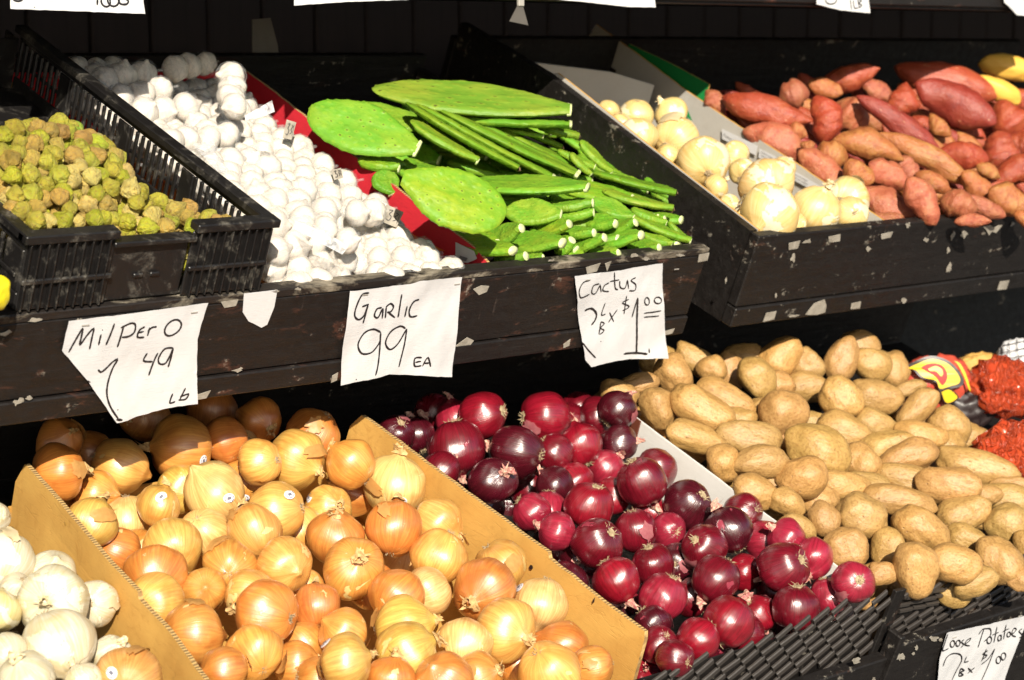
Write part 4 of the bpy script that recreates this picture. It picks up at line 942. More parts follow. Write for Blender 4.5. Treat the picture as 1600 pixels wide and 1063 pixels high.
# ------------------------------------------------------------------ onions and their like
def make_onion(kind, q, col, label, cat, group, flake=.35, sticker=None, axis=None, neckp=.75):
    P = PROTO[kind]; me = random.choice(P['body']); nm = {'onion': 'yellow_onion', 'red': 'red_onion', 'white': 'white_onion'}[kind]
    o = bpy.data.objects.new(nm, me); COL.objects.link(o); ax = rand_axis() if axis is None else np.array(axis)
    rot = quat_axis(ax, ru(0, 6.28)); r_ = q['rad']/1.0
    sc = Vector((r_, r_, r_*ru(.96, 1.04))); o.matrix_world = Matrix.LocRotScale(Vector(q['P']), rot, sc)
    o.color = (*col, 1); tag(o, label, cat, group)
    big = q['r'] > 26
    vis = q.get('fill') is None
    if vis or rnd() < .35:
        if rnd() < neckp: n_ = link('neck', random.choice(P['neck']), o); s_ = ru(.7, 1.25); n_.scale = (s_, s_, ru(.5, 1.0)); n_.location = (0, 0, .93-.93*n_.scale[2]+.05)
        if vis: link('root_tuft', random.choice(P['root']), o).scale = (1.5, 1.5, 1.08) if kind == 'red' else (1, 1, 1.02)
    if vis and rnd() < flake:
        f = link('loose_skin', random.choice(P['flake']), o); f.rotation_euler = (ru(-3, 3), ru(-3, 3), ru(-3, 3)); f.scale = [ru(1.01, 1.05)]*3
    if sticker:
        dx = sticker[0]; dy = sticker[1]; z_ = math.sqrt(max(.05, 1-dx*dx-dy*dy)); d = Vector(camdir(dx, dy, z_)); c = Vector(q['P'])+d*q['rad']*1.015
        m_ = MB(); pts = []; n = 16
        for ring, rr in ((0, 1.), (1, .5)):
            for i in range(n): g = 2*math.pi*i/n; pts.append((.0085*rr*math.cos(g), .0065*rr*math.sin(g), -.5*(rr*.0085)**2/q['rad']))
        m_.add(pts+[(0, 0, 0)], [(i, (i+1) % n, n+(i+1) % n, n+i) for i in range(n)]+[(n+i, n+(i+1) % n, 2*n) for i in range(n)])
        for k in range(6): a = k*1.05; m_.add([(.0072*math.cos(a)*.85, .0055*math.sin(a)*.85, .0005), (.0072*math.cos(a+.7)*.85, .0055*math.sin(a+.7)*.85, .0005), (.0072*math.cos(a+.7), .0055*math.sin(a+.7), .0005), (.0072*math.cos(a), .0055*math.sin(a), .0005)], [(0, 1, 2, 3)], 1)
        m_.add([(-.003, -.002, .0006), (.003, -.0015, .0006), (.0025, .002, .0006), (-.0028, .0018, .0006)], [(0, 1, 2, 3)], 1)
        s_ = m_.build('sticker', [MAT['sticker'], MAT['greysticker']]); s_.parent = o; s_.matrix_parent_inverse = Matrix.Identity(4)
        W4 = Matrix.LocRotScale(c, d.to_track_quat('Z', 'Y') @ Quaternion((0, 0, 1), ru(0, 3)), Vector((1, 1, 1))); s_.matrix_basis = o.matrix_world.inverted() @ W4
    return o
def J(c, a=.10): k = ru(1-a, 1+a); return tuple(max(0, min(1, x*k*ru(1-a*.5, 1+a*.5))) for x in c)
YT = {'o': ((.61, .24, .046), 'coppery'), 'd': ((.66, .32, .066), 'golden'), 'y': ((.72, .41, .10), 'pale yellow'), 'g': ((.66, .45, .10), 'greenish'), 'p': ((.73, .51, .19), 'peeling pale')}
Y = """90 738 44 o 1;150 772 30 d 0;92 690 38 o 0;140 712 24 o 0;187 728 45 y 0;283 700 50 d 0;225 652 30 o 0;331 640 22 o 0;404 657 36 o 0;352 688 36 o 0;490 680 44 o 0;463 717 46 y 1;548 725 41 d 1;406 722 36 y 0;370 708 30 p 0;335 770 50 p 1;385 752 26 d 0;143 817 41 g 1;199 811 33 p 0;248 791 36 y 0;285 765 26 g 0;183 862 26 o 0;213 863 27 d 0;432 797 46 y 0;397 831 45 y 1;469 829 28 y 0;513 795 36 y 0;320 831 33 p 0;270 859 49 g 1;243 899 48 o 2;360 887 44 d 0;445 883 43 y 1;241 942 46 y 1;318 922 34 d 0;392 932 42 y 0;416 958 51 o 2;302 991 49 d 1;398 1020 46 d 2;350 1048 37 o 1;524 841 46 o 0;552 889 50 d 2;617 757 49 p 0;616 825 45 o 2;683 817 40 y 0;686 869 44 y 1;621 932 45 o 1;668 925 38 p 0;782 885 42 y 0;758 921 50 o 1;845 943 43 p 0;790 983 49 y 2;495 948 37 o 1;537 988 38 d 0;540 1034 43 g 2;632 980 48 g 0;635 1020 48 g 1;724 1008 45 p 0;611 1062 38 o 1;694 1063 45 o 2;746 1058 30 d 0;878 1012 42 o 0;858 1052 50 y 2;925 1044 35 d 0;810 1034 28 o 0;470 1008 26 d 0;462 1038 27 d 0;580 915 26 o 0;470 925 24 y 0;555 770 24 o 0;500 1062 24 d 0;430 980 26 d 0"""
STK = {(335, 770): (.55, .1), (248, 791): (.25, -.45), (385, 752): (0, .6), (432, 797): (.5, -.55), (283, 700): (.75, .35), (617, 757): (.25, .45), (845, 943): (-.75, -.6), (513, 795): (-.75, -.5), (540, 1034): (-.7, -.7)}
def parse(s, k=1.04): return [dict(x=float(a[0]), y=float(a[1]), r=float(a[2])*k, t=a[3], lift=.012*int(a[4])) for a in (l_.split() for l_ in s.replace('\n', '').split(';') if l_.strip())]
items = parse(Y)
for q in items:
    if q['r'] < 35 and q['lift'] == 0: q['r'] = 40.; q['lift'] = -.030
solve(items, T2, -.028, ulo=-.60, uhi=-.03)
fl = fill(items, T2, (-.57, -.055), (.0, .57), .041, 3, -.060, seed=3)
for q in fl: q['t'] = random.choice('oodddyyp')
rows = []
for q in items+fl:
    c, wd = YT[q['t']]; key = (int(q['x']), int(q['y'])); st = STK.get(key)
    o = make_onion('onion', q, J(c), None, 'onion', 'yellow onions in the cardboard box', flake=.8, sticker=st)
    look = ('large ' if q['r'] > 46 else ('small ' if q['r'] < 32 else ''))+wd
    rows.append((q['x'], q['y'], ('stickered ' if st else '')+look+' onion', o))
label_rows(rows, '{look}, {pos} of box', 10)
print('yellow', len(items), len(fl))
# red onions
RT = {'r': ((.26, .006, .018), 'bright crimson'), 'd': ((.075, .004, .011), 'dark maroon'), 'm': ((.17, .005, .015), 'deep red'), 'p': ((.33, .018, .042), 'pinkish red')}
RD = """852 652 40 r 1;905 643 28 m 0;807 705 43 d 1;867 708 31 m 0;908 695 34 r 1;968 693 30 d 1;1024 735 34 m 0;947 733 29 p 0;897 753 26 r 0;866 758 26 d 0;856 797 27 p 0;1003 753 40 m 2;955 776 30 r 0;921 790 39 r 1;870 830 31 p 1;1075 790 40 d 1;1138 828 39 d 2;1160 801 32 m 0;993 830 34 m 0;1043 830 29 p 0;933 850 42 m 1;1015 803 26 r 0;1100 855 36 m 1;1194 847 33 p 0;1228 841 26 p 0;963 907 38 r 1;1021 882 34 m 0;1056 880 26 d 0;1035 934 38 p 1;1118 906 39 m 1;1162 895 28 r 0;1225 887 42 m 1;1270 873 34 p 0;1080 934 26 m 0;1140 972 43 r 2;1182 960 30 r 0;1243 950 39 m 1;1294 932 32 p 0;1333 911 34 p 1;1019 976 28 d 0;1029 1008 31 m 0;1090 998 35 r 1;1054 1028 31 m 2;1005 1052 24 r 0;651 680 27 d 0;714 700 45 m 1;678 645 22 m 0;754 649 38 r 1;619 678 20 d 0;770 752 39 d 1;710 655 20 p 0;690 735 22 m 0;1165 990 18 m 0;935 650 18 m 0;965 640 18 d 0;830 800 20 p 0;890 660 16 m 0"""
items = parse(RD, 1.01)
for q in items:
    if q['r'] < 31 and q['lift'] == 0: q['r'] = 31.; q['lift'] = -.022
solve(items, T2, -.022, ulo=.0, uhi=.430)
fl = fill(items, T2, (.03, .405), (-.02, .60), .034, 3, -.050, seed=5)
for q in fl: q['t'] = random.choice('mmdd')
rows = []
for q in items+fl:
    c, wd = RT[q['t']]; o = make_onion('red', q, J(c), None, 'red onion', 'red onions in the basket', flake=.5, neckp=.95)
    rows.append((q['x'], q['y'], ('large ' if q['r'] > 38 else ('small ' if q['r'] < 27 else ''))+wd+' onion', o))
label_rows(rows, '{look}, {pos} of red basket', 9)
print('red', len(items), len(fl))
# white onions, lower left
WT_ = {'w': ((.60, .565, .46), 'cream white'), 'y': ((.66, .60, .30), 'yellowish white'), 'b': ((.66, .36, .10), 'brown skinned')}
WL = """-6 808 22 w 0;2 880 46 w 1;81 900 39 w 0;83 941 52 w 1;148 944 34 w 0;-6 955 36 y 1;93 1007 54 w 2;174 1024 32 w 0;10 1022 32 w 1;42 1062 42 w 2;200 1066 50 b 1;130 1065 28 w 0;25 920 24 w 0"""
items = parse(WL, 1.1); solve(items, T2, -.030); fl = fill(items, T2, (-.95, -.655), (.0, .57), .042, 2, -.07, seed=9, mincov=.25); rows = []
for q in fl: q['t'] = 'w'
for q in items+fl:
    c, wd = WT_[q['t']]; st = (-.3, -.4) if q['t'] == 'b' else None
    o = make_onion('onion' if q['t'] == 'b' else 'white', q, J(c, .04), None, 'white onion' if q['t'] != 'b' else 'onion', 'white onions left of the cardboard box', flake=.6, sticker=st)
    rows.append((q['x'], q['y'], ('large ' if q['r'] > 46 else '')+wd+' onion'+(' with a sticker' if st else ''), o))
label_rows(rows, '{look}, {pos} of left bin', 5)
# white onions, upper right
WU = """950 176 19 w 0;994 181 26 w 0;1048 177 25 w 1;997 214 29 w 1;1057 216 35 w 1;1100 252 39 w 2;1149 243 22 w 0;1043 247 21 w 0;1198 289 43 w 1;1202 334 45 w 2;1160 268 21 w 0;1274 328 37 w 1;1322 312 34 w 1;1120 292 18 w 0;1140 320 16 w 0;968 197 18 w 0;1075 265 18 w 0;1240 350 20 w 0;1330 335 26 w 0;1225 262 18 w 0"""
items = parse(WU, 1.08); solve(items, T1, .0, ulo=UL+.02, uhi=.985); fl = fill(items, T1, (UL+.06, .93), (.04, .60), .038, 2, -.045, seed=11, mincov=.2); rows = []
for q in items+fl:
    o = make_onion('white', q, J((.68, .53, .25), .07), None, 'white onion', 'white onions in the white card box', flake=.7)
    rows.append((q['x'], q['y'], ('large ' if q['r'] > 37 else ('small ' if q['r'] < 24 else ''))+'pale papery onion', o))
label_rows(rows, '{look}, {pos} by card wall', 6)
print('white', len(rows))

# ------------------------------------------------------------------ ellipsoidal produce
def long_basis(ang, tilt, spin):
    a = math.radians(ang); X = camdir(math.cos(a)*math.cos(tilt), math.sin(a)*math.cos(tilt), math.sin(tilt)); T_ = camdir(0, 0, 1)
    Yv = np.cross(T_, X); Yv /= np.linalg.norm(Yv); Zv = np.cross(X, Yv); Y2 = Yv*math.cos(spin)+Zv*math.sin(spin); Z2 = np.cross(X, Y2)
    return Matrix(((X[0], Y2[0], Z2[0]), (X[1], Y2[1], Z2[1]), (X[2], Y2[2], Z2[2])))
def solve_long(items, tray, n0, it=300, fac=.86, ulo=None, uhi=None):
    """each thing is a row of balls along its long axis; whole things slide along their sight lines"""
    sub = []
    for i, q in enumerate(items):
        P = hit(q['x'], q['y'], tray.w(0, 0, n0+q.get('lift', 0)), NA); q['z'] = proj(P)[2]
        a = math.radians(q['ang']); k = max(1, int(round(2*(q['a']/q['b']-1)))+1); L = q['a']-q['b']
        for j in range(k):
            s = 0 if k == 1 else (-1+2*j/(k-1)); sub.append((i, q['x']+L*s*math.cos(a), q['y']+L*s*math.sin(a), q['b']*(1 if abs(s) < .6 else .88), L*s*math.sin(q.get('tilt', 0))))
    I = np.array([s[0] for s in sub]); X = np.array([s[1] for s in sub]); Y_ = np.array([s[2] for s in sub]); Rr = np.array([s[3] for s in sub]); DZ = np.array([s[4] for s in sub])
    lo, hi = urange(items, tray, ulo, uhi); z = np.clip(np.array([q['z'] for q in items]), lo, hi); z0 = z.copy(); yy = np.array([q['y'] for q in items]); pref = z0-.00006*yy; pi = pref[I]
    dx = X[:, None]-X[None]; dy = Y_[:, None]-Y_[None]; d2 = dx*dx+dy*dy; sg = np.where(pi[:, None] > pi[None], 1., -1.); same = I[:, None] == I[None]
    for _ in range(it):
        zs = z[I]-DZ*z[I]/F; zm = (zs[:, None]+zs[None])/2; rs = (Rr[:, None]+Rr[None])*zm/F*fac; need = np.sqrt(np.maximum(rs*rs-d2*(zm/F)**2, 0)); dz = zs[:, None]-zs[None]
        ov = need-dz*sg; ov = np.where((need > 0) & (ov > 0) & (~same) & (np.abs(dz) < rs*1.3), ov, 0); mx = ov.max(1); mi = (ov*(sg > 0)).max(1); mn = (ov*(sg < 0)).max(1)
        push = np.zeros(len(z)); np.maximum.at(push, I, mi); pull = np.zeros(len(z)); np.maximum.at(pull, I, mn); z = np.clip(z+.35*(push-pull)+.02*(z0-z), lo, hi)
    for i, q in enumerate(items): q['z'] = float(z[i]); q['P'] = at(q['x'], q['y'], q['z']); q['rad'] = q['b']*q['z']/F; q['r'] = q['b']*1.15
def make_long(name, meshes, q, col, cat, group, asp=1.0, sub=None):
    k = q['z']/F; o = bpy.data.objects.new(name, random.choice(meshes) if q.get('m') is None else meshes[q['m']]); COL.objects.link(o); B3 = long_basis(q['ang'], q.get('tilt', 0), ru(0, 6.28))
    if rnd() < .5 and q.get('flip') is None: B3 = B3 @ Matrix.Rotation(math.pi, 3, 'Y')
    S_ = Matrix.Diagonal(Vector((q['a']*k/max(.5, math.cos(q.get('tilt', 0))), q['b']*k, q['b']*k*asp))); M4 = (B3 @ S_).to_4x4(); M4.translation = Vector(q['P']); o.matrix_world = M4; o.color = (*col, 1); tag(o, None, cat, group); return o
def parse2(s, k=1.09): return [dict(x=a[0], y=a[1], a=a[2]*k, b=a[3]*k, ang=a[4], lift=.010*(a[5] if len(a) > 5 else 0), **({'c': int(a[6])} if len(a) > 6 else {})) for a in ([float(v) for v in l_.split()] for l_ in s.replace('\n', '').split(';') if l_.strip())]
PT = """995 601 32 15 -15;1028 561 16 12 0;1053 584 31 25 50;1092 566 40 18 36;1113 577 22 20 0 1;1027 637 31 25 70;1094 638 52 27 30 2;1134 627 48 25 30 0;1141 580 20 16 80;1160 561 20 10 -20;1181 591 33 25 60 1;1218 560 36 28 -40;1218 601 23 20 0;1225 644 37 31 -10 2;1087 686 48 22 20;1173 685 48 25 10 1;968 618 14 9 30;1128 725 28 24 90;1263 571 26 22 60;1259 605 18 14 0;1315 563 34 24 -65 1;1340 543 12 10 0;1361 569 31 24 20 1;1396 580 30 22 90;1315 623 34 29 40 2;1368 620 40 24 15 1;1368 663 34 20 15;1434 637 39 20 -45 2;1421 608 26 11 -20;1279 706 50 37 30 1;1321 676 46 26 20;1438 680 38 20 10 1;1484 665 34 24 35;1516 686 15 14 0;1475 695 18 12 0;1420 714 45 25 -20 1;1385 699 45 24 -15;1347 723 32 26 60;1524 731 62 27 15 1;1413 750 48 22 15;1484 759 48 28 5 2;1405 782 55 22 10 1;1347 761 45 20 0;1317 759 38 22 0;1346 807 38 31 35 2;1188 723 41 24 -5 2;1254 746 38 30 -5 2;1179 768 34 26 20;1230 787 28 20 30;1247 825 28 18 30;1288 813 28 22 60 1;1322 857 35 30 0 1;1277 781 16 12 0;1386 855 29 25 -70;1439 827 46 30 35 2;1503 804 42 26 -15;1573 819 31 29 0 1;1511 842 33 20 20;1492 881 37 28 5 2;1561 876 38 30 50 1;1432 891 42 31 78 2;1524 910 34 20 -25;1379 897 25 18 0;1488 925 18 12 0;1576 780 44 22 10;1543 774 22 14 0;1578 757 30 11 0;1606 857 28 22 90;1450 606 18 12 20;1190 640 22 16 0;1240 690 18 14 0;1300 735 20 16 40;1150 660 18 12 0;1600 905 24 18 0;1465 845 20 15 0"""
items = parse2(PT)
for q in items:
    if q['a'] < 22 and q['lift'] == 0: q['a'] = 33.; q['b'] = 25.; q['lift'] = -.022
for q in items: q['tilt'] = ru(-.2, .2)
solve_long(items, T2, .004, ulo=.440); fl = fill(items, T2, (.455, 1.10), (.0, .62), .028, 2, -.03, seed=15, minsep=.85, mincov=.18); rows = []
for q in fl: q.update(a=q['r']*1.25, b=q['r']*.85, ang=ru(-60, 60))
for q in items+fl:
    o = make_long('potato', POT, q, J((.39, .228, .070), .10), 'potato', 'loose brown potatoes'); rt = q['a']/q['b']
    look = ('large ' if q['a'] > 43 else ('small ' if q['a'] < 24 else ''))+('elongated' if rt > 1.7 else ('oval' if rt > 1.25 else 'round'))+' brown potato'; rows.append((q['x'], q['y'], look, o))
label_rows(rows, '{look}, {pos} of potatoes', 9); print('potato', len(items), len(fl))
SW = """1117 161 23 15 60 0 1;1197 173 66 22 17 2 2;1239 148 24 20 -20 0 1;1290 138 26 14 20 1 0;1327 123 45 19 -20 1 2;1290 186 36 24 80 2 2;1329 180 30 28 40 0 1;1212 222 50 23 25 1 1;1245 207 15 12 0 0 0;1262 228 11 9 0 0 0;1488 130 86 25 14 1 2;1492 163 64 27 28 3 3;1410 157 27 21 -65 1 2;1371 143 27 15 30 0 1;1410 196 78 17 34 3 3;1594 156 30 14 0 0 2;1579 194 38 26 60 1 2;1467 197 22 12 50 0 0;1358 230 53 22 16 2 0;1446 246 80 18 29 2 0;1298 244 25 22 0 0 0;1285 265 43 22 42 2 1;1341 272 25 20 40 1 0;1387 273 33 22 30 1 1;1416 265 26 16 55 0 1;1384 319 46 25 30 2 1;1441 314 40 21 60 1 1;1498 319 27 21 20 1 1;1538 324 34 13 25 0 1;1506 243 38 20 10 1 2;1563 237 30 26 80 1 2;1527 291 31 17 40 0 0;1574 312 32 22 30 1 0;1586 267 38 20 -30 0 2;1380 343 30 12 0 0 1;1545 268 20 11 30 0 0;1600 225 26 20 0 0 2;1520 345 26 10 0 0 1;1460 285 30 14 30 0 0;1610 340 24 14 0 0 0"""
SC = [((.39, .125, .038), 'tan orange'), ((.38, .105, .050), 'pinkish'), ((.33, .050, .020), 'rusty red'), ((.24, .030, .020), 'dark red')]
items = parse2(SW)
for q in items: q['tilt'] = ru(-.12, .25)
solve_long(items, T1, .030, fac=.80, ulo=1.015); fl = fill(items, T1, (1.06, 2.0), (.04, .62), .024, 2, -.005, seed=17, minsep=.85, mincov=.22); rows = []
for q in fl: q.update(a=q['r']*2.0, b=q['r']*.78, ang=ru(5, 50), c=random.choice([0, 2, 2, 3]))
for q in items+fl:
    c, wd = SC[q.get('c', 0)]; o = make_long('sweet_potato', SWEET, q, J(c, .1), 'sweet potato', 'sweet potatoes on the upper tray'); look = ('large ' if q['a'] > 52 else ('small ' if q['a'] < 26 else ''))+wd+' sweet potato'; rows.append((q['x'], q['y'], look, o))
label_rows(rows, '{look}, {pos} of heap', 7); print('sweet', len(items), len(fl))
# yellow squash behind them
for (x, y, a, b, g, dep, lb) in ((1574, 106, 44, 20, 12, .03, 'blunt yellow squash at the upper right, partly in shade'), (1556, 140, 42, 17, 22, .0, 'yellow squash lying behind the large red sweet potato')):
    P = hit(x, y, T1.w(0, 0, .05+dep), NA); z = proj(P)[2]; q = dict(x=x, y=y, a=a, b=b, ang=g, z=z, P=P, m=2); o = make_long('yellow_squash', POT, q, (.66, .42, .09), 'squash', None); o['label'] = lb; o.data = o.data.copy(); o.data.materials.clear(); o.data.materials.append(MAT['squash'])
    P3 = None
# lemon at the left edge
P = T1.w(*T1.on(-10, 458, .03), .03); z = proj(P)[2]-.05; P = at(-14, 457, z); me = POT[3].copy(); me.materials.clear(); me.materials.append(MAT['lemon'])
o = link('lemon', me); o.matrix_world = (long_basis(80, 0, 0) @ Matrix.Diagonal(Vector((32, 29, 29))*(z/F))).to_4x4(); o.matrix_world.translation = Vector(P); M4 = o.matrix_world.copy(); M4.translation = Vector(P); o.matrix_world = M4
tag(o, 'bright yellow lemon at the left edge beside the black crate', 'lemon')

# ------------------------------------------------------------------ tomatillos
rg = random.Random(4)
def nsurf(u, b):
    s = (u-uL)/(uR-uL); return CH*.98-.026*s+.085*max(0, 1-((b-.26)/.23)**2)*max(0, 1-((s-.25)/.70)**2)-.085*max(0, (b-.10)/.3)*max(0, s-.15)/.85-.016*(b < .04)
PILE = [(-60, 215), (20, 192), (70, 184), (105, 176), (130, 182), (160, 215), (195, 250), (215, 292), (250, 306), (290, 318), (330, 330), (372, 336), (372, 420), (-60, 420)]
def inpoly(x, y, P):
    c = False; n = len(P)
    for i in range(n):
        (x1, y1), (x2, y2) = P[i], P[i-1]
        if (y1 > y) != (y2 > y) and x < (x2-x1)*(y-y1)/(y2-y1)+x1: c = not c
    return c
fl = fill([], T1, (uL+.016, uR-.016), (.018, .50), 1.0*.0113, 4, -.010, jit=.45, seed=21, occl=False, minsep=.76, mincov=.07, nfun=nsurf)
TC = [((.42, .32, .08), 'tan'), ((.36, .36, .045), 'green tan'), ((.42, .30, .09), 'dry brown'), ((.36, .40, .03), 'yellow green'), ((.56, .48, .16), 'pale straw')]; rows = []
fl = [q for q in fl if inpoly(q['x'], q['y']-q['r']*.5, PILE)]; print('tomatillo', len(fl))
fl.sort(key=lambda q: -q['r']*1); fl = fl[:296]
for q in fl:
    k = rg.choice([0, 0, 1, 1, 1, 2, 3, 3, 4, 4]); bare = rg.random() < .04
    nm = 'tomatillo'
    if bare:
        o = bpy.data.objects.new(nm, FRUIT); s_ = q['rad']*1.05; look = 'bare bright green'
        link('stem', STEM, o)
    else:
        o = bpy.data.objects.new(nm, rg.choice(HUSK)); s_ = q['rad']; look = TC[k][1]+' husked'
    COL.objects.link(o); o.matrix_world = Matrix.LocRotScale(Vector(q['P']), quat_axis(rand_axis(), 0), Vector((s_*rg.uniform(.92, 1.1), s_, s_*rg.uniform(.92, 1.1)))); o.color = (*J(TC[k][0], .14), 1); tag(o, None, 'tomatillo', 'small husked tomatillos in the crate')
    rows.append((q['x'], q['y'], look+' tomatillo', o))
label_rows(rows, '{look}, {pos} of crate', 17)

# ------------------------------------------------------------------ garlic in netting sleeves
def sleeve(P, ax, n, r, label, tagp=True, bend=0.):
    """n bulbs in a row inside a tight net"""
    root = empty('garlic_sleeve', None, label=label, cat='garlic', group='netting sleeves of garlic bulbs'); root.location = Vector(P)
    ax = np.array(ax)/np.linalg.norm(ax); s = np.cross(ax, NA); s /= np.linalg.norm(s); up = np.cross(s, ax); cs = []; rs = []
    for i in range(n):
        t_ = i-(n-1)/2; c = ax*t_*r*1.78+up*(bend*t_*t_*r*.25)+s*ru(-.16, .16)*r+up*ru(-.12, .12)*r; rr = r*ru(.9, 1.08); cs.append(c); rs.append(rr)
        o = link('garlic_bulb', random.choice(GARLIC), root); d = ax*ru(-1, 1)+s*ru(-1, 1)+up*ru(-.3, 1); d /= np.linalg.norm(d)+1e-6; o.matrix_basis = Matrix.LocRotScale(Vector(c), quat_axis(d, ru(0, 6)), Vector((rr, rr, rr*.95)))
    # net: tube following the bulbs
    pts, rad = [], []; m = n*8
    for j in range(-3, m+4):
        t_ = j/m*(n)-.5-(n-1)/2; k = min(max((t_+(n-1)/2), 0), n-1); i0 = int(k); i1 = min(i0+1, n-1); f_ = k-i0; c = cs[i0]*(1-f_)+cs[i1]*f_
        over = t_+(n-1)/2-k; c = c+ax*over*r*1.9; f2 = (abs(f_-.5) if n > 1 else .5); q_ = .80+.28*(2*f2)**2
        if abs(over) > 0: q_ = max(.10, math.sqrt(max(.01, 1-min(1, (abs(over)*1.9)**2)))*1.1)
        pts.append(c); rad.append(rs[i0]*q_*1.02)
    m_ = MB(); m_.tube(pts, rad, 14); me = m_.mesh('net', MAT['net'], True)
    nn = len(pts); d = []; L = 0
    for i in range(nn):
        for k in range(14): g = 2*math.pi*k/14; d.append((L, rad[i]*g if False else .03*k/14*3.14*r/.02*.7, 0))
        if i < nn-1: L += float(np.linalg.norm(pts[i+1]-pts[i]))+abs(rad[i+1]-rad[i])
    while len(d) < len(me.vertices): d.append((0, 0, 0))
    setattr_vec(me, 'net', d[:len(me.vertices)]); o = link('net', me, root); o.visible_shadow = True
    e = pts[-1]
    if tagp:
        m_ = MB(); b0 = e-ax*r*.6+up*r*1.05+s*r*ru(-.5, .5); t1 = s*math.cos(.5)+ax*math.sin(.5); t2 = up*.5+ax*.86
        m_.add([b0-t1*.008, b0+t1*.008, b0+t1*.008+t2*.022, b0-t1*.008+t2*.022], [(0, 1, 2, 3)]); m_.build('paper_tag', MAT['scrap'], root)
    return root
cnt = 0; rows = []; GR = .0212
ub0, ub1 = uR+.030, .006
b = .028; k = 0
while b < .66:
    for lay in range(3):
      for half in (0, 1):
        n0 = (-.030, -.008, .012)[lay]-.010*(b > .05)+.012*min(1, b/.30)-(.02 if b < .05 and lay else -.012 if b < .05 else 0)+(.034 if half == 0 else 0)*(b > .05)
        if 1:
            if lay == 2 and (half == 1 or rnd() < .45 or b < .06): continue
            n_ = 4 if (k+half) % 2 else 3; wtot = (ub1-ub0)
            u_ = ub0+wtot*(.25 if half == 0 else .75)+ru(-.006, .006); a = ru(-.25, .25) if b > .05 else ru(-.04, .04)
            P = T1.w(u_+(gu(b)-gu(0))*.5, b+(lay % 2)*.018+ru(-.004, .004), n0+ru(-.004, .004)); ax = XA*math.cos(a)+BA*math.sin(a)+NA*ru(-.12, .12)
            x, y, z = proj(P); r0 = sleeve(P, ax, n_, GR, None, tagp=False); rows.append((x, y, 'netted white garlic sleeve', r0)); cnt += 1
    b += .031; k += 1
for half in (0, 1):
    P = T1.w(ub0+(ub1-ub0)*(.25+.5*half)+.004, .030, -.040); r0 = sleeve(P, XA, 4, .019, None, False); x, y, z = proj(P); rows.append((x, y, 'netted white garlic sleeve', r0))
# the sleeve lying on top of the heap and the odd ones
P0 = T1.w(*T1.on(355, 92, .09), .09); P1_ = T1.w(*T1.on(372, 200, .075), .075)
r0 = sleeve((P0+P1_)/2, (P1_-P0), 4, .0215, None, False); r0['label'] = 'loose garlic sleeve lying on top of the heap, half in shade'
m_ = MB(); q = at(405, 176, proj(P1_)[2]-.03); rtv = camdir(1, -.35, .2)*.022; dnv = camdir(.2, 1, .2)*.008; m_.add([q-rtv-dnv*.4, q+rtv-dnv*1.3, q+rtv*1.05+dnv*.9, q+rtv*.1+dnv, q-rtv+dnv*.4], [(0, 1, 2, 3, 4)]); t_ = m_.build('white_tag', MAT['film'], None); tag(t_, 'crumpled clear film tag on the topmost garlic sleeve', 'tag')
for (xa, ya, xb, yb, n_, dn, lb) in ((548, 335, 590, 330, 2, .035, 'garlic pair beside the red wall in the middle of the box'), (470, 345, 545, 378, 3, .045, 'garlic sleeve with twisted clear film end near the front'), (262, 110, 330, 100, 3, .05, 'garlic sleeve in deep shade at the back of the heap'), (300, 185, 330, 215, 2, .045, 'garlic sleeve in the back left of the heap')):
    Pa = T1.w(*T1.on(xa, ya, dn), dn); Pb = T1.w(*T1.on(xb, yb, dn), dn); sleeve((Pa+Pb)/2, Pb-Pa, n_, .020, lb, False)
label_rows(rows, '{look}, {pos} of the garlic box', 4); print('garlic', cnt)
# twisted clear film and tags
def film(pts_px, dn, lb, mat='film', name='plastic_film', cat='film'):
    pts = [T1.w(*T1.on(x, y, dn+d_), dn+d_) for x, y, d_ in pts_px]; m_ = MB(); n = len(pts); vs = [pts[i] for i in range(n)]
    c = sum(pts)/n+NA*.008; m_.add(vs+[c], [(i, (i+1) % n, n) for i in range(n)]); o = m_.build(name, MAT[mat], None); tag(o, lb, cat); return o
film([(460, 345, .02), (485, 348, .03), (500, 362, .02), (525, 375, .01), (545, 385, .005), (535, 398, .0), (510, 385, .01), (480, 368, .015)], .055, 'twisted clear plastic film over garlic near the front')
film([(300, 225, .0), (335, 222, .01), (350, 250, .0), (362, 275, .0), (340, 268, .005), (318, 245, .01)], .060, 'crumpled clear plastic film over garlic by the crate rim')
def ptag(x, y, w_, h_, rot, dn, lb, ink=True):
    P = T1.w(*T1.on(x, y, dn), dn); z = proj(P)[2]; k = z/F; a = math.radians(rot); ex = camdir(math.cos(a), math.sin(a), .1); ey = camdir(-math.sin(a), math.cos(a), .35); nz = np.cross(ex, ey)
    if nz @ camdir(0, 0, 1) < 0: nz = -nz
    m_ = MB(); cn = [(-w_, -h_), (w_, -h_*.9), (w_*.95, h_), (-w_*.9, h_)]; m_.prism([P+ex*c[0]*k+ey*c[1]*k for c in cn], nz*.0005, 0); o = m_.build('paper_tag', MAT['scrap'], None); tag(o, lb, 'paper tag')
    if ink:
        m_ = MB()
        for st in ([(-.5, -.5), (-.1, -.6), (-.3, -.1), (0, .1), (-.1, .6), (-.5, .5)], [(.3, -.5), (.6, -.4), (.35, .0), (.6, .2), (.3, .5)], [(.75, -.6), (.8, .6)]):
            m_.ribbon([P+ex*sx*w_*k+ey*sy*h_*k+nz*.0012 for sx, sy in smooth(st)], .0013, nz)
        m_.build('print', MAT['ink'], o)
ptag(612, 338, 15, 15, 22, .020, 'grey printed tag against the red wall near the front'); ptag(527, 272, 8, 9, -15, .030, 'small printed tag against the red wall in the middle'); ptag(452, 203, 8, 16, 12, .04, 'narrow printed tag against the red wall, upper one')

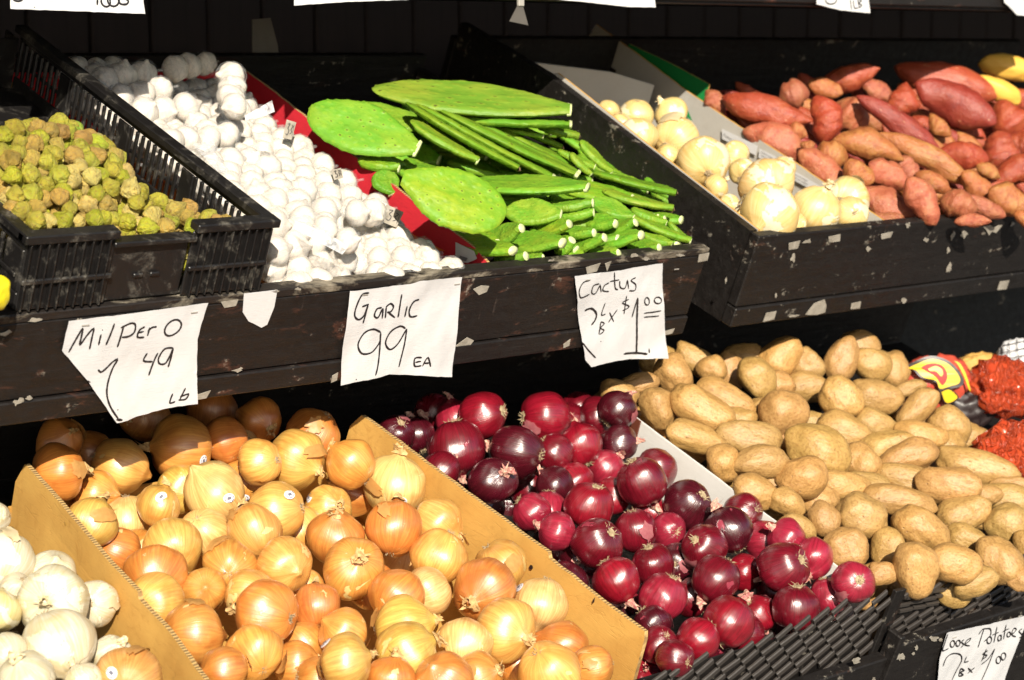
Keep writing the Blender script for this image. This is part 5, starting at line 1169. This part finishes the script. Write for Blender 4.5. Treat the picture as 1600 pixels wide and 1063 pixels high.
# ------------------------------------------------------------------ cactus pads
AR = {}
def pad_mesh(i):
    AR[i] = []; n = 40; off = Vector((i*3.1, 7, i)); out = []; sk = ru(-.12, .12)
    def wid(x):
        w0 = math.sqrt(max(0., 1-x*x))
        if x < .05: return w0
        s = (x-.05)/.92; return .27+(.9987-.27)*max(0., 1-s**1.35)
    xs = [-math.cos(math.pi*k/36) for k in range(18)]+[.97*k/22 for k in range(0, 23)]
    for sg in (1, -1):
        for j, x in enumerate(xs if sg == 1 else xs[::-1]):
            if sg == -1 and x <= -.999: continue
            y = wid(x)*sg; d = 1+.05*mnoise.noise(Vector((x*2, sg, 0))+off); jag = (ru(.01, .04) if j % 4 == 0 else 0.)*(1 if x < .9 else 0)
            out.append((x*(d if x < .8 else 1), y*(d+jag)+sk*(x*x-.4)))
    nb = len(out); P = [Vector(p) for p in out]
    for a in range(-16, 17):
        for b in range(-15, 16): P.append(Vector((a*.0625+(.03 if b % 2 else 0), b*.0667)))
    v, e_, f, *_ = delaunay_2d_cdt(P, [(j, (j+1) % nb) for j in range(nb)], [list(range(nb))], 1, 1e-7)
    def dist(p): return min((p-Vector(out[j])).length for j in range(nb))
    bow = ru(-.05, .12); tw = ru(-.10, .10)
    top, bot = [], []
    for p in v:
        d = dist(p); h_ = .5*min(1, (d/.13)**.5)*(1+.10*mnoise.noise(Vector((p.x*3, p.y*3, 4))+off)); z0 = (bow*p.x*p.x+tw*p.x*p.y)*2.2+.14*mnoise.noise(Vector((p.x*1.5, p.y*1.5, 1))+off)+.06*mnoise.noise(Vector((p.x*4.5, p.y*3, 1))+off)
        ai, bi = p.x/.0625-(.5 if round(p.y/.0667) % 2 else 0), p.y/.0667; ar = ru(.45, 1.) if rnd() < .8 and (round(ai)+3*round(bi)) % 11 == 0 and abs(ai-round(ai)) < .2 and abs(bi-round(bi)) < .2 and d > .05 else 0.
        h_ += .10*ar; AR[i].append(ar)
        top.append((p.x, p.y, h_, z0)); bot.append((p.x, p.y, -h_, z0))
    return v, f, top, bot
PADS = [pad_mesh(i) for i in range(9)]
PADME = {}
def pad(x, y, a, b, ang, lift=0., tilt=0., thick=.0125, col=(.12, .27, .016), cut=True, wr=None, label=None, scar=False):
    """photo-frame ellipse: centre, half length, half height, angle; lift above the tray rim plane (m); tilt points the cut base at the viewer"""
    P = T1.w(*T1.on(x, y, lift), lift); z = proj(P)[2]; k = z/F; ar = math.radians(ang)
    X = camdir(math.cos(ar)*math.cos(tilt), math.sin(ar)*math.cos(tilt), math.sin(tilt)); Tc = camdir(0, 0, 1)
    La = a*k/max(.3, math.cos(tilt)); wreal = wr if wr else max(b*k, min(.052, La*.50)); sn = min(1., max(.0, (b*k-thick*.45))/wreal); ph = math.asin(sn)
    Yv = np.cross(Tc, X); Yv /= np.linalg.norm(Yv); Zv = np.cross(X, Yv)
    # Yv in picture plane, Zv toward viewer
    if Zv @ Tc < 0: Zv = -Zv
    if Yv @ camdir(0, 1, 0) < 0: Yv = -Yv           # down
    Wd = Yv*math.sin(ph)+Zv*math.cos(ph)            # lower edge comes toward the viewer
    Nn = np.cross(X, Wd)
    if Nn @ NA < 0: Nn = -Nn
    i = random.randrange(len(PADS)); key = i
    if key not in PADME:
        v, f, top_, bot = PADS[i]; vs = [(p[0], p[1], p[2]+p[3]) for p in top_]+[(p[0], p[1], p[2]+p[3]) for p in bot]; n = len(top_); PADME[key] = finish('pad_body', vs, [tuple(q) for q in f]+[tuple(n+j for j in reversed(q)) for q in f], MAT['cactus'], False)
        me = PADME[key]; a_ = me.attributes.new('areole', 'FLOAT', 'POINT'); a_.data.foreach_set('value', AR[key]+AR[key])
        m_ = MB(); pts = []
        m_.add([(math.cos(g)*.0+.985, math.cos(g)*.31, math.sin(g)*.50) for g in [2*math.pi*j/12 for j in range(12)]]+[(.945, math.cos(g)*.35, math.sin(g)*.58) for g in [2*math.pi*j/12 for j in range(12)]]+[(.99, 0, 0)], [(j, (j+1) % 12, 24) for j in range(12)]+[(j, (j+1) % 12, 12+(j+1) % 12, 12+j) for j in range(12)]); PADME[(key, 'c')] = m_.mesh('cut_end', MAT['cut'], True); 
        m_ = MB(); m_.add([tuple(q) for q in [(.97+.03*math.cos(g*2), math.cos(g)*.26, math.sin(g)*.55) for g in [2*math.pi*j/10 for j in range(10)]]]+[(1.03, 0, 0)], [(j, (j+1) % 10, 10) for j in range(10)]); PADME[(key, 's')] = m_.mesh('dry_scar', MAT['scar'], True)
    o = bpy.data.objects.new('cactus_pad', PADME[key]); COL.objects.link(o)
    M4 = Matrix(((X[0]*La, Wd[0]*wreal, Nn[0]*thick, P[0]), (X[1]*La, Wd[1]*wreal, Nn[1]*thick, P[1]), (X[2]*La, Wd[2]*wreal, Nn[2]*thick, P[2]), (0, 0, 0, 1)))
    o.matrix_world = M4; o.color = (*J(col, .12), 1); tag(o, label, 'cactus pad', 'green cactus pads')
    if cut: link('dry_scar' if scar else 'cut_end', PADME[(key, 's' if scar else 'c')], o)
    return (x, y, o)
rows = []
def st(x1, y1, x2, y2, w_, lift=.03, **k):
    w_ *= 1.38; rows.append((*pad((x1+x2)/2, (y1+y2)/2, math.hypot(x2-x1, y2-y1)/2, w_/2, math.degrees(math.atan2(y2-y1, x2-x1)), lift, thick=min(.011, w_*.0006), **k), 'narrow edge-on pad'))
def flt(*a, **k):
    a = list(a); a[3] *= (1.25 if a[1] < 330 else 1.45)
    rows.append((*pad(*a, **k), 'flat-lying pad' if a[3] > 12 else 'short stubby pad'))
G2 = (.115, .29, .018)
# long pads seen edge-on, fanned over the heap
for s_ in ((640, 190, 748, 254, 19, .05), (632, 163, 812, 266, 15, .05), (650, 164, 868, 280, 15, .04), (668, 160, 905, 276, 20, .045), (690, 164, 908, 272, 14, .035), (700, 166, 800, 228, 12, .04), (742, 182, 900, 262, 16, .03), (760, 176, 880, 232, 13, .03),
           (838, 196, 906, 214, 14, .05), (905, 221, 955, 272, 16, .03), (890, 240, 924, 274, 11, .03), (924, 270, 1058, 302, 15, .015), (940, 300, 1053, 328, 17, .01), (985, 328, 1042, 350, 13, .01), (984, 341, 1080, 378, 15, .005), (1043, 347, 1084, 387, 10, .0), (1003, 369, 1050, 383, 15, .0), (870, 236, 930, 262, 12, .03), (780, 200, 850, 214, 9, .05)):
    st(*s_[:5], lift=s_[5], scar=(rnd() < .5))
# broad pads
rows.append((*pad(738, 156, 158, 35, 6, .085, thick=.014, col=(.14, .28, .024)), 'broad topmost pad')); rows.append((*pad(800, 190, 95, 14, 3, .065, col=G2), 'pad under the topmost one'))
rows.append((*pad(568, 203, 94, 49, 20, .05, tilt=.15, col=G2, thick=.014), 'broad upper left pad')); rows.append((*pad(709, 309, 88, 56, 200, .098, tilt=.1, thick=.015, cut=False, col=(.135, .29, .014)), 'broad front pad')); rows.append((*pad(600, 185, 70, 30, 10, .03, col=G2), 'pad under the broad upper left one'))
for a_ in ((592, 258, 34, 11, 12, .01), (603, 287, 22, 20, 60, .0), (822, 290, 98, 18, 3, .03), (833, 333, 45, 19, 5, .02), (886, 321, 42, 10, -4, .02), (897, 335, 32, 10, -4, .012), (957, 328, 36, 16, 24, .015), (863, 357, 28, 13, -12, .01), (905, 364, 24, 9, 4, .008), (938, 348, 24, 13, 8, .01), (970, 356, 24, 10, -18, .008), (918, 380, 28, 11, -16, .0), (966, 374, 36, 11, -8, .0), (838, 379, 42, 16, 4, .0), (882, 384, 15, 12, -35, .0), (896, 397, 16, 11, 30, -.01), (945, 396, 22, 10, 3, -.01), (1006, 387, 24, 11, 4, -.01), (790, 368, 28, 15, -22, .012), (760, 388, 44, 12, 8, .0), (797, 403, 26, 10, -4, -.008), (836, 404, 14, 7, 4, -.01), (930, 300, 60, 16, 12, .0), (990, 350, 50, 14, 18, -.01), (880, 345, 60, 16, 3, -.012), (740, 370, 40, 14, 20, -.01), (1020, 372, 40, 12, 15, -.02), (700, 220, 70, 30, 20, .0), (800, 250, 80, 30, 25, -.005), (640, 240, 50, 25, 15, -.01)):
    flt(*a_[:5], lift=a_[5], tilt=(.75 if a_[1] > 340 and a_[2] < 50 else .25), col=G2 if rnd() < .5 else (.13, .28, .015))
CP = [(500, 195), (560, 170), (880, 190), (925, 240), (1060, 300), (1085, 385), (770, 412), (700, 345)]
rg3 = random.Random(12); n_ = 0
while n_ < 84:
    x, y = rg3.uniform(520, 1080), rg3.uniform(180, 384)
    if not inpoly(x, y, CP): continue
    frt = y > 330; rows.append((*pad(x, y, rg3.uniform(32, 60) if not frt else rg3.uniform(24, 40), rg3.uniform(8, 14), rg3.uniform(5, 35) if not frt else rg3.uniform(-20, 25), lift=-.006-.03*rg3.random(), tilt=.55 if frt else .1, col=G2), 'half-buried pad')); n_ += 1
label_rows([(x, y, lk, o) for x, y, o, lk in rows], 'green {look}, {pos} of cactus', 8); print('pads', len(rows))

# ------------------------------------------------------------------ bags at the right
def blob(x, y, rx, ry, rz, tray, lift, name, lb, mat, amp=.22, seed=0, cat='bag'):
    P = tray.w(*tray.on(x, y, lift), lift); z = proj(P)[2]; k = z/F; off = Vector((seed*3, 1, seed)); vs = []
    for v in IV:
        rg_ = 1-abs(mnoise.noise(v*2.1+off))*1.6; d = 1+amp*rg_*.8+.10*mnoise.noise(v*1.2+off)+.15*(1-abs(mnoise.noise(Vector((v.x*3.4+v.y*1.2, v.y*1.3, v.z*3))+off))*3)-.2
        vs.append(camdir(1, 0, 0)*v.x*rx*k*d+camdir(0, 1, 0)*v.y*ry*k*d+camdir(0, 0, 1)*v.z*rz*k*d)
    m_ = MB(); m_.add(vs, IF); o = m_.build(name, MAT[mat], None, Matrix.Translation(tuple(P)), smooth=True); tag(o, lb, cat); return o, P, z
b1, _, _ = blob(1572, 606, 62, 46, 50, T2, .02, 'plastic_bag', 'glossy orange red plastic bag above the other at the right edge', 'bag', .3, 2)
b2, _, _ = blob(1592, 705, 66, 48, 45, T2, .03, 'plastic_bag', 'crumpled orange red plastic bag beside the potatoes at the right edge', 'bag', .3, 5)
b3, P3, z3 = blob(1462, 598, 62, 46, 30, T2, -.005, 'printed_bag', 'red plastic bag printed with a yellow and black flower behind the potatoes', 'bag2', .12, 8)
bb_, _, _ = blob(1512, 640, 44, 30, 16, T2, -.03, 'dark_bag', 'dark crumpled plastic between the flower bag and the red bags', 'blackprint', .3, 9)
bb2, _, _ = blob(1535, 575, 45, 26, 15, T2, -.02, 'paper_bag', 'brown paper bag edge behind the flower bag and red bag', 'card', .1, 12)
# bag print lies on a gently curved panel in front of the bag
def bagpt(X_, Y_, e):
    x, y = 1380+X_/7.23, 520+Y_/7.23; dx, dy = (x-1462)/62, (y-598)/46; return at(x, y, z3-.046+.010*(dx*dx+dy*dy)-e*.001)
def bagpoly(pts, e, mat, name):
    P = smooth(list(pts)+[pts[0]], 3)[:-1]; m_ = MB(); q = [Vector((p[0], p[1], 0)) for p in P]; tr = tessellate_polygon([q]); M_ = b3.matrix_basis.inverted(); m_.add([tuple(M_ @ Vector(bagpt(p[0], p[1], e))) for p in P], [tuple(t_) for t_ in tr]); return m_.build(name, MAT[mat], b3)
OUT = [(275, 402), (400, 345), (540, 298), (680, 325), (780, 392), (862, 500), (855, 572), (762, 602), (640, 635), (600, 545), (480, 515), (430, 485), (370, 425)]
cx_, cy_ = np.mean(OUT, axis=0); bagpoly([(cx_+(x-cx_)*1.16-2, cy_+(y-cy_)*1.22) for x, y in OUT], 1, 'blackprint', 'flower_outline'); bagpoly(OUT, 2, 'yellowprint', 'flower_petal')
bagpoly([(430, 392), (520, 350), (640, 358), (712, 430), (722, 520), (680, 590), (640, 562), (598, 492), (510, 440)], 3, 'redprint', 'flower_ring'); bagpoly([(508, 408), (590, 378), (660, 410), (676, 468), (650, 492), (600, 440), (530, 432)], 4, 'yellowprint', 'flower_core')
bagpoly([(640, 670), (740, 628), (830, 690), (850, 745), (765, 805), (690, 790)], 1.2, 'blackprint', 'petal_outline'); bagpoly([(660, 672), (740, 642), (820, 700), (835, 740), (760, 790), (700, 780)], 2.2, 'yellowprint', 'flower_petal'); bagpoly([(800, 318), (870, 350), (940, 480), (985, 640), (968, 645), (915, 500), (850, 372)], 2, 'yellowprint', 'stripe'); bagpoly([(235, 600), (300, 545), (308, 552), (250, 605)], 2, 'blackprint', 'stripe')
nb_, Pn, zn = blob(1592, 556, 36, 28, 24, T2, .03, 'netted_bag', 'white bag under dark netting at the right edge above the red bags', 'paper', .10, 14)
m_ = MB()
for i in range(-2, 5):
    for sgn in (0, 1):
        pts = []
        for j in range(14):
            t_ = j/13*2-1; x, y = (1592+i*13-14+t_*3, 556+t_*30) if sgn else (1592+t_*38, 556+i*11-10-t_*8); dx, dy = (x-1592)/36, (y-556)/28
            if dx*dx+dy*dy < 1.0: pts.append(at(x, y, zn-24*zn/F*1.12*math.sqrt(max(.02, 1-dx*dx-dy*dy))))
        if len(pts) > 2: m_.tube(pts, .0007, 4)
M_ = nb_.matrix_basis.inverted(); m_.v = [tuple(M_ @ Vector(v)) for v in m_.v]; m_.build('netting', MAT['blackprint'], nb_)
